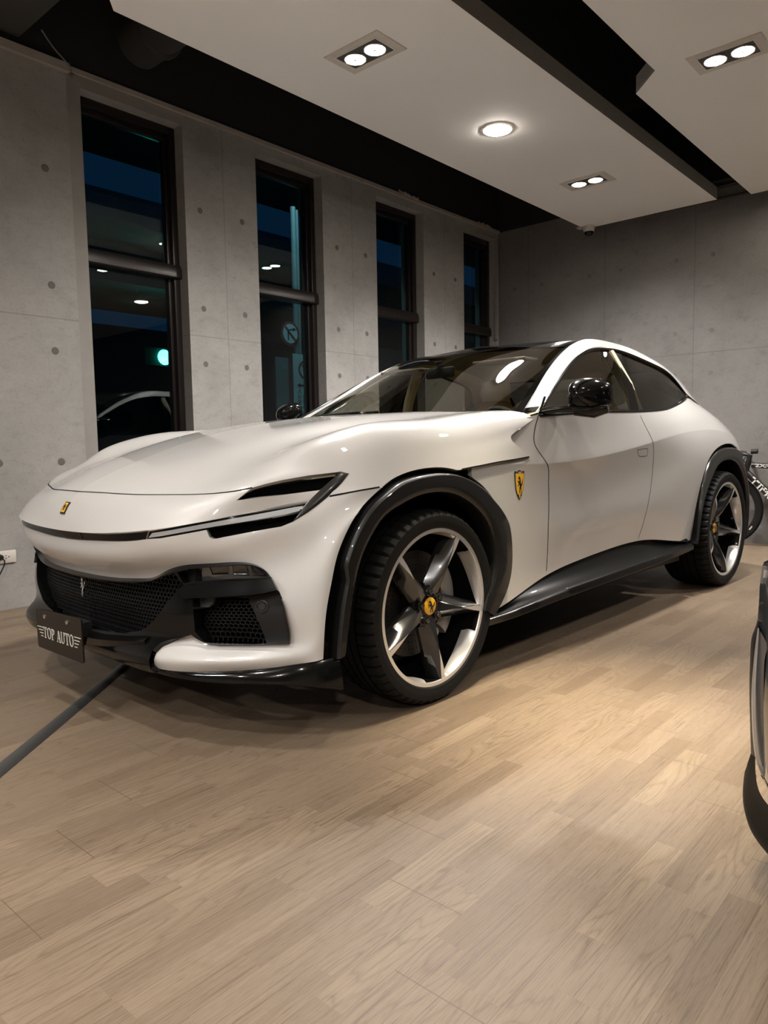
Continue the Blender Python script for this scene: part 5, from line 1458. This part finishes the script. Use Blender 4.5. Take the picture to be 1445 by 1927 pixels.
def stroke_text(mb, txt, org, du, dv, h, wid, gapw=.25, nrm=(-1, 0, 0), ink=.17, lift=.0):
    """block letters from thick strokes, laid along du (direction) with height along dv"""
    G = {'Z': [(0, 1, 1, 1), (1, 1, 0, 0), (0, 0, 1, 0)], 'X': [(0, 0, 1, 1), (0, 1, 1, 0)], 'R': [(0, 0, 0, 1), (0, 1, .9, 1), (.9, 1, .9, .5), (.9, .5, 0, .5), (.3, .5, 1, 0)], 'S': [(1, 1, 0, 1), (0, 1, 0, .5), (0, .5, 1, .5), (1, .5, 1, 0), (1, 0, 0, 0)],
         'T': [(0, 1, 1, 1), (.5, 1, .5, 0)], 'I': [(.5, 0, .5, 1)], 'M': [(0, 0, 0, 1), (0, 1, .5, .4), (.5, .4, 1, 1), (1, 1, 1, 0)], 'E': [(0, 0, 0, 1), (0, 1, 1, 1), (0, .5, .8, .5), (0, 0, 1, 0)]}
    org, du, dv, nrm = map(lambda v: np.array(v, float), (org, du, dv, nrm)); x = 0
    for c in txt:
        w = wid*(.5 if c == 'I' else 1)
        for a0, b0, a1, b1 in G.get(c, []):
            p = org+du*(x+a0*w)+dv*(b0*h); q = org+du*(x+a1*w)+dv*(b1*h); t = q-p; t /= np.linalg.norm(t)+1e-9; s = np.cross(t, nrm); s /= np.linalg.norm(s)+1e-9
            s *= ink*h/2; t *= ink*h/2
            mb.add([p-s-t+nrm*lift, p+s-t+nrm*lift, q+s+t+nrm*lift, q-s+t+nrm*lift], [(0, 1, 2, 3)])
        x += w+gapw*wid
DEC = pm('decal_white', (.6, .58, .55), .5)
b = MB(); dd = np.array([0, BB[0]+.675, BB[1]-.675]); dd = dd/np.linalg.norm(dd); dn = np.array([0, dd[2]*-1, dd[1]])*-1
if dn[2] < 0: dn = -dn
stroke_text(b, 'TIME', np.array(pt(-.675, .675, -.0385))+dd*.075-dn*.022, dd, dn, .042, .062, .25, ink=.34); b.build('down_tube_lettering', DEC, BK, ang=None)
b = MB(); dd = np.array([0, ST[0]+.715, ST[1]-.745]); dd /= np.linalg.norm(dd); dn = np.array([0, -dd[2], dd[1]]); dn = dn if dn[2] > 0 else -dn
stroke_text(b, 'ZXRS', np.array(pt(-.715, .745, -.0285))+dd*.035-dn*.012, dd, dn, .024, .034, .3, ink=.28); b.build('top_tube_lettering', DEC, BK, ang=None)
b = MB(); stroke_text(b, 'I', np.array(pt(-.695, .675, -.0345)), (0, -.72, -.69), (0, -.69, .72), .003, .01); 

# ================================================================== DARK GREY CAR cropped by the right edge
GC = empty('car', (-.4, -3.1, 0)); tag(GC, 'dark grey car with black cladding cut off by the right edge of the picture', 'car')
GC_O = np.array([-.4, -3.1, 0])
GP = pm('grey_paint', (.075, .082, .088), .3, metal=.5, coat=1.)
GP2 = pm('grey_paint_light', (.42, .39, .37), .3, metal=.3, coat=.6)
CLAD = pm('cladding_black', (.006, .0058, .0055), .5, spec=.25)
def col(L, x): return np.array([rp(px, py, 0, x) for px, py in L])-GC_O
SIL = [(1437,1058),(1433,1080),(1430,1098),(1428,1135),(1425.5,1165),(1424.5,1200),(1421,1250),(1419,1300),(1420,1360),(1424,1420),(1436,1470),(1462,1500)]
# painted corner of the bumper and wing
n = 40
C0 = even(smooth(col(SIL, -.44), n), n)
C0b = C0+np.array([.5, -.01, 0]); C0c = C0+np.array([1.4, .0, 0])
C1 = C0+np.array([-.10, -.05, 0]); C2 = C0+np.array([-.25, -.17, 0]); C3 = C0+np.array([-.42, -.42, 0]); C4 = C0.copy(); C4[:, 0] = C0[:, 0]*.3-.52; C4[:, 1] = 0
b = MB(); b.grid([C0b, C0+np.array([.05, .0, 0]), C0, C1, C2, C3, C4]); V = np.array(b.V); F_ = list(b.F)
b.add(V*np.array([1, -1, 1]), F_); b.build('front_bumper', GP, GC, ang=60)
# bright edge of the tall side intake, then the intake itself
EL = [(1426,1180),(1421,1215),(1416.5,1260),(1414,1300),(1414.5,1350),(1417,1395),(1422,1430),(1432,1457),(1446,1476),(1470,1492)]
ER = [(1428,1182),(1426,1215),(1423,1260),(1421.5,1300),(1422,1350),(1425,1395),(1430,1428),(1438,1450),(1451,1468),(1474,1484)]
E3 = [(1432,1190),(1431.5,1225),(1430.5,1262),(1430,1300),(1431,1350),(1434,1392),(1440,1425),(1449,1446),(1462,1460),(1482,1474)]
E4 = [(1445,1215),(1439,1240),(1437.5,1262),(1437,1300),(1438,1350),(1441,1392),(1447,1420),(1455,1438),(1468,1450),(1488,1460)]
xs_ = (-.475, -.49, -.50, -.52)
K = [even(smooth(col(L, x), 30), 30) for L, x in zip((EL, ER, E3, E4), xs_)]
b = MB(); b.grid([K[0]+[.03, 0, 0], K[0], K[0]*.5+K[1]*.5+np.array([-.006, 0, 0]), K[1]]); b.build('intake_edge', GP2, GC, ang=60)
b = MB(); b.grid([K[1], K[1]*.5+K[2]*.5+np.array([-.004, 0, 0]), K[2]]); b.build('intake_surround', GP, GC, ang=60)
b = MB(); b.grid([K[2], K[2]*.4+K[3]*.6+np.array([.0, 0, 0]), K[3]]); b.build('intake_liner', pm('liner_brown', (.12, .10, .09), .5), GC, ang=60)
b = MB(); b.grid([K[3], K[3]+np.array([.03, -.03, 0]), K[3]+np.array([-.10, -.22, 0])]); b.build('side_intake', DEEP, GC, ang=60)
# black arch cladding along the silhouette and the lower lip
AL = [(1424.5,1168),(1422,1178),(1415.5,1195),(1412,1225),(1410.5,1262),(1410,1300),(1411,1350),(1412.3,1400),(1413,1425)]
A = even(smooth(col(AL, -.40), 30), 30); B_ = even(smooth(col([(1427,1170),(1426,1180),(1423,1200),(1420,1230),(1417,1265),(1415,1300),(1416,1350),(1419,1400),(1421,1428)], -.46), 30), 30)
b = MB(); b.grid([A+[.25, .0, 0], A+[.03, .004, 0], A, A*.5+B_*.5, B_, B_+[-.02, -.03, 0]]); b.build('arch_cladding', CLAD, GC, ang=60)
LT = [(1413,1415),(1407,1437),(1401,1453.5),(1398.8,1469),(1399.5,1485)]; 
rows = []
for L, x in (([(1421,1425),(1432,1455),(1446,1474),(1475,1490)], -.475), ([(1412.5,1418),(1418,1450),(1436,1490),(1475,1512)], -.455), ([(1401,1453.5),(1405,1480),(1428,1523),(1475,1556)], -.46), ([(1398.8,1469),(1403.5,1497),(1425,1535),(1475,1566)], -.46), ([(1400,1486),(1405,1508),(1424,1543),(1475,1580)], -.45)):
    q = even(smooth(col(L, x), 16), 16); q[:, 0] += np.linspace(0, -.10, 16); rows.append(q)
rows = [rows[0]]+[rows[1], rows[2], rows[3], rows[4], rows[4]+np.array([.1, 0, 0])]
b = MB(); b.grid(rows); b.build('front_lip', CLAD, GC, ang=40)
# headlamp
b = MB(); HLp = [(1434.5,1063),(1446,1066),(1470,1070),(1470,1103),(1446,1100),(1430.5,1098)]
q = [rp(px, py, 0, -.452-.05*(px-1430)/40)-GC_O for px, py in HLp]; b.add(q+[p+np.array([.05, -.0, 0]) for p in q], [(0, 1, 4, 5), (1, 2, 3, 4), (0, 5, 11, 6)])
hd = b.build('headlamp', pm('lamp_clear', (.20, .19, .19), .08, coat=1., spec=.8), GC, ang=None)
b = MB(); q = [rp(px, py, 0, -.456-.05*(px-1430)/40)-GC_O for px, py in ((1437,1072),(1470,1077),(1470,1090),(1436,1087))]; b.add(q, [(0, 1, 2, 3)]); b.build('lamp_element', pm('lamp_element', (.42, .37, .35), .3), hd, ang=None)
# bonnet, wing tops, cabin and wheel beyond the frame
hb = [[(.12, .87, .80), (.3, .885, .92), (.7, .89, .99), (1.3, .88, 1.06)], [(-.30, .55, .80), (-.1, .6, .92), (.5, .62, 1.03), (1.25, .62, 1.09)], [(-.42, 0, .80), (-.2, 0, .93), (.45, 0, 1.05), (1.2, 0, 1.11)]]
rows = [smooth([(x, w, z) for x, w, z in r], 24) for r in hb]; 
rows[0][:, 1] = np.minimum(rows[0][:, 1], .885)
b = MB(); b.grid(rows+[r*np.array([1, -1, 1]) for r in rows[-2::-1]]); b.build('bonnet', GP, GC, ang=60)
b = MB(); zz = [(.30, .875), (.6, .89), (.86, .875), (1.0, .85)]
for s in (1, -1): b.grid([[(x, s*w, z) for z, w in zz] for x in (.9, 1.6, 2.6, 3.6)])
b.build('body_side', GP, GC, ang=60)
b = MB(); gl = [[(1.25, .74, 1.08), (1.9, .62, 1.5), (2.6, .60, 1.58), (3.4, .60, 1.5), (3.9, .68, 1.1)], [(1.2, 0, 1.12), (1.9, 0, 1.56), (2.6, 0, 1.63), (3.4, 0, 1.55), (3.95, 0, 1.1)]]
rows = [smooth(r, 24) for r in gl]; sk = rows[0].copy(); sk[:, 2] = 1.0; sk[:, 1] = .86
b.grid([sk, rows[0], rows[1], rows[0]*np.array([1, -1, 1]), sk*np.array([1, -1, 1])]); b.build('cabin_glass', GLOSSK, GC, ang=50)
b = MB(); b.box((.2, -.74, .26), (3.7, .74, .8)); b.build('underbody', MATTEK, GC)
for x in (.50, 3.1):
    for s in (1, -1):
        b = MB(); b.lathe([(0, -.10), (.22, -.10), (.25, -.11), (.34, -.10), (.36, -.06), (.36, .1), (.34, .12)], (x, s*.79, .36), (0, s, 0), 40); b.build('wheel', RUBBER, GC)

# ================================================================== OUTSIDE, seen through the windows
GRD = pm('asphalt_outside', (.03, .032, .035), .9)
b = MB(); b.add([(-14, WY+.35, -.12), (40, WY+.35, -.12), (40, 60, -.12), (-14, 60, -.12)], [(0, 1, 2, 3)]); struct(b.build('ground_outside', GRD, ang=None), 'dark street outside the windows')
OVP = pm('viaduct_concrete', (.16, .18, .19), .8, scale=.6, var=.2)
b = MB(); b.box((-14, 12, 5.75), (45, 18, 6.38)); b.box((-14, 13.5, 4.9), (45, 17, 5.75)); struct(b.build('viaduct_outside', OVP, ang=None), 'raised road beyond the windows')
b = MB(); b.box((-14, WY+.3, 4.26), (30, WY+3.2, 4.6)); b.box((-14, WY+.3, HZ), (30, WY+.5, 4.26)); struct(b.build('canopy_outside', pm('canopy_dark', (.02, .03, .03), .9), ang=None), 'dark canopy over the windows')
b = MB(); b.box((-14, 28, -.1), (70, 34, 6.5)); b.box((18, 24, -.1), (40, 28, 7)); struct(b.build('building_outside', pm('night_block', (.03, .045, .05), .9), ang=None), 'dark building across the street')
tl = empty('traffic_light', tuple(rp(312, 672, 1, 14.))); tag(tl, 'traffic light glowing blue-green outside the first window', 'traffic light')
b = MB(); b.box((-.55, .06, -.22), (.55, .3, .22)); b.build('housing', pm('signal_black', (.02, .02, .02), .7), tl)
GRN = NB('signal_green'); e2 = GRN.n('ShaderNodeEmission', i_Strength=14.); tc = GRN.n('ShaderNodeTexCoord'); nz = GRN.n('ShaderNodeTexNoise', i_Scale=8.); GRN.l(tc, 'Object', nz, 0); GRN.t.links.new(GRN.mix(nz.outputs[0], (.02, 1., .72), (.06, 1., .78)), e2.inputs[0]); GRN = GRN.done(e2)
b = MB(); b.lathe([(.19, 0), (.15, .04), (0, .06)], (0, .06, 0), (0, -1, 0), 24); b.build('green_lens', GRN, tl)
b = MB(); b.tube([(.5, .2, .1), (1.6, .3, .3), (1.6, .3, -3.4)], .06, 8); b.build('signal_pole', pm('pole_grey', (.12, .13, .13), .6), tl)
SY = 3.6
PG = pm('sign_pole', (.20, .23, .23), .5); SWH = pm('sign_white', (.50, .58, .60), .5); SRD = pm('sign_red', (.22, .03, .03), .5); SBK = pm('sign_black', (.02, .02, .025), .5)
sc_ = rp(546, 628, 1, SY); 
ts = empty('no_turn_sign', tuple(sc_)); tag(ts, 'round no right turn sign with red ring on a pole outside the second window', 'road sign')
Rr = .135
b = MB(); b.lathe([(0, 0), (Rr, 0), (Rr, .006), (0, .006)], (0, .0, 0), (0, 1, 0), 48); b.build('plate', SRD, ts)
b = MB(); b.lathe([(0, 0), (Rr*.78, 0), (Rr*.78, .002), (0, .002)], (0, -.003, 0), (0, 1, 0), 48); b.build('face', SWH, ts)
b = MB(); f = lambda a, c, k: (a*Rr, -.0045-k, c*Rr)
b.prism([(-.30, -.55), (-.17, -.55), (-.17, .22), (.28, .32), (.30, .20), (.62, .38), (.30, .52), (.29, .42), (-.30, .30)], .001, f); b.build('arrow', SBK, ts, ang=None)
b = MB(); f2 = lambda a, c, k: (a*Rr, -.006-k, c*Rr); b.prism([(-.62, .48), (-.50, .60), (.62, -.48), (.50, -.60)], .001, f2); b.build('slash', SRD, ts, ang=None)
pp_ = rp(557, 640, 1, SY+.05)
b = MB(); b.tube([(pp_[0]-sc_[0], .05, -2.4), (pp_[0]-sc_[0], .05, 1.40)], .032, 12); b.tube([(pp_[0]-sc_[0]+.10, .10, -2.4), (pp_[0]-sc_[0]+.10, .10, 1.40)], .02, 8); b.build('pole', PG, ts)
ba, bb_ = rp(551, 665, 1, SY-.06), rp(578, 780, 1, SY-.06)
bs = empty('notice_board', (float(ba[0]), SY-.06, float((ba[2]+bb_[2])/2))); tag(bs, 'tall white notice board with a no pedestrians sign outside the second window', 'notice board')
H2 = (ba[2]-bb_[2])/2; W2 = .36
b = MB(); b.box((0, 0, -H2), (W2, .01, H2)); b.build('board', SWH, bs, ang=None)
b = MB(); b.lathe([(.105, 0), (.105, .002), (.082, .002), (.082, 0)], (W2/2, -.001, H2-.17), (0, -1, 0), 40)
f3 = lambda a, c, k: (W2/2+a*.1, -.003-k, H2-.17+c*.1); b.prism([(-.62, .50), (-.50, .62), (.62, -.50), (.50, -.62)], .001, f3); b.build('prohibition_ring', SRD, bs)
b = MB(); f4 = lambda a, c, k: (W2/2+a*.1, -.002-k, H2-.17+c*.1)
for poly in ([(-.08, .42), (.08, .42), (.08, .58), (-.08, .58)], [(-.12, .38), (.14, .38), (.10, -.05), (-.10, -.05)], [(-.12, .34), (-.40, .02), (-.32, -.04), (-.08, .20)], [(.14, .34), (.38, .10), (.32, .02), (.10, .20)], [(-.10, -.05), (.02, -.05), (-.20, -.56), (-.32, -.52)], [(0, -.05), (.10, -.05), (.34, -.40), (.24, -.58), (.16, -.54), (.22, -.40)]):
    b.prism(poly, .001, f4)
b.build('pedestrian', SBK, bs, ang=None)
b = MB(); f5 = lambda a, c, k: (.05+a*.26, -.002-k, c*.26+H2-.345); b.prism([(0, 0), (.18, .10), (.18, .04), (1, .04), (1, -.04), (.18, -.04), (.18, -.10)], .001, f5); b.build('arrow', SBK, bs, ang=None)


def text_obj(body, parent, loc, size, mat, name):
    c = bpy.data.curves.new(name, 'FONT'); c.body = body; c.size = size; c.extrude = .0005
    t = bpy.data.objects.new(name, c); COL.objects.link(t)
    dg = bpy.context.evaluated_depsgraph_get(); me = bpy.data.meshes.new_from_object(t.evaluated_get(dg)); bpy.data.objects.remove(t); bpy.data.curves.remove(c)
    me.materials.clear(); me.materials.append(mat)
    o = link(bpy.data.objects.new(name, me), parent); o.location = loc; o.rotation_euler = (PI/2, 0, 0); return o
for body, z, s in (('人 行', -.435, .075), ('Ⓟ 500', -.495, .06), ('週 管 控', -.555, .06), ('108-4600', -.60, .042), ('☎ 1', -.69, .075)):
    text_obj(body, bs, (.05, -.0012, H2+z), s, SBK, 'lettering')
b = MB(); b.box((-.17, .10, -H2-.05), (.02, .12, H2-.04)); tag(b.build('backing_panel', pm('panel_teal', (.10, .16, .17), .5), bs, ang=None))
l = bpy.data.lights.new('outdoor_fill', 'AREA'); l.energy = OUTDOOR_FILL_E; l.size = .3; l.color = (.55, .85, 1.); o = link(bpy.data.objects.new('outdoor_fill', l)); o.location = (3.2, 2.75, 4.15); o.rotation_euler = (math.radians(25), 0, 0)  # added area light under the canopy, brightens the sign fronts
l = bpy.data.lights.new('outdoor_fill', 'AREA'); l.energy = OUTDOOR_FILL_E*.12; l.size = 4; l.color = (.6, .8, .9); o = link(bpy.data.objects.new('outdoor_fill', l)); o.location = (4., 9.5, 2.0); o.rotation_euler = (math.radians(125), 0, 0)  # added area light with no fitting, brightens the viaduct face
q = rp(517, 776, 1, 9.); pv = empty('car', (float(q[0])+1.2, 9.6, -.12)); tag(pv, 'dark car with small blue lamps parked on the street outside the second window', 'car')
b = MB(); prof = [(-2.1, .25), (-2.15, .75), (-1.9, .95), (-1.0, 1.02), (-.35, 1.42), (.9, 1.45), (1.7, 1.0), (2.1, .9), (2.15, .3)]
b.grid([[(x*s_, y, z*k) for x, z in prof] for y, s_, k in ((-.86, .97, .97), (-.80, 1, 1), (.80, 1, 1), (.86, .97, .97))]); b.add([(x, y, z) for y in (-.86,) for x, z in [(x*.97, z*.97) for x, z in prof]], [tuple(range(len(prof)))])
b.build('body', pm('street_car_paint', (.03, .035, .04), .3, coat=.6), pv)
for x in (-1.35, 1.35):
    for y in (-.80, .80):
        b = MB(); b.lathe([(0, -.1), (.3, -.1), (.33, -.06), (.33, .06), (.3, .1), (0, .1)], (x, y, .33), (0, 1, 0), 24); b.build('wheel', RUBBER, pv)
BLU = pm('car_lamp_blue', (.2, .5, .7), .4, emit=((.2, .65, 1.), 2.))
for x0_, x1_ in ((-1.3, -1.1), (-.92, -.68)):
    z0 = float(q[2])+.12; b = MB(); b.box((x0_, -.88, z0-.03), (x1_, -.84, z0+.03)); b.build('lamp', BLU, pv, ang=None)
w = bpy.data.worlds.new('night'); SC.world = w; w.use_nodes = True; nt = w.node_tree
bg = nt.nodes['Background']; bg.inputs[0].default_value = (.006, .03, .075, 1); bg.inputs[1].default_value = .2

# ------------------------------------------------------------------ camera
cd = bpy.data.cameras.new('camera'); cam = link(bpy.data.objects.new('camera', cd))
cd.sensor_fit = 'VERTICAL'; cd.sensor_height = 36.; cd.lens = F_PX/IMH*36.
cd.clip_start = .02
cam.matrix_world = Matrix(((CR[0], CU[0], -CF[0], CAM[0]), (CR[1], CU[1], -CF[1], CAM[1]), (CR[2], CU[2], -CF[2], CAM[2]), (0, 0, 0, 1)))
SC.camera = cam
vs = SC.view_settings
SC.display_settings.display_device = 'sRGB'
vs.view_transform = 'Standard'; vs.look = 'None'; vs.gamma = 1.; vs.use_curve_mapping = False
vs.exposure = EXPO
SC.cycles.max_bounces = 8; SC.cycles.diffuse_bounces = 4; SC.cycles.glossy_bounces = 4; SC.cycles.transparent_max_bounces = 12; SC.cycles.transmission_bounces = 6
SC.cycles.use_denoising = True
SC.cycles.sample_clamp_indirect = 6.; SC.cycles.caustics_reflective = False; SC.cycles.caustics_refractive = False
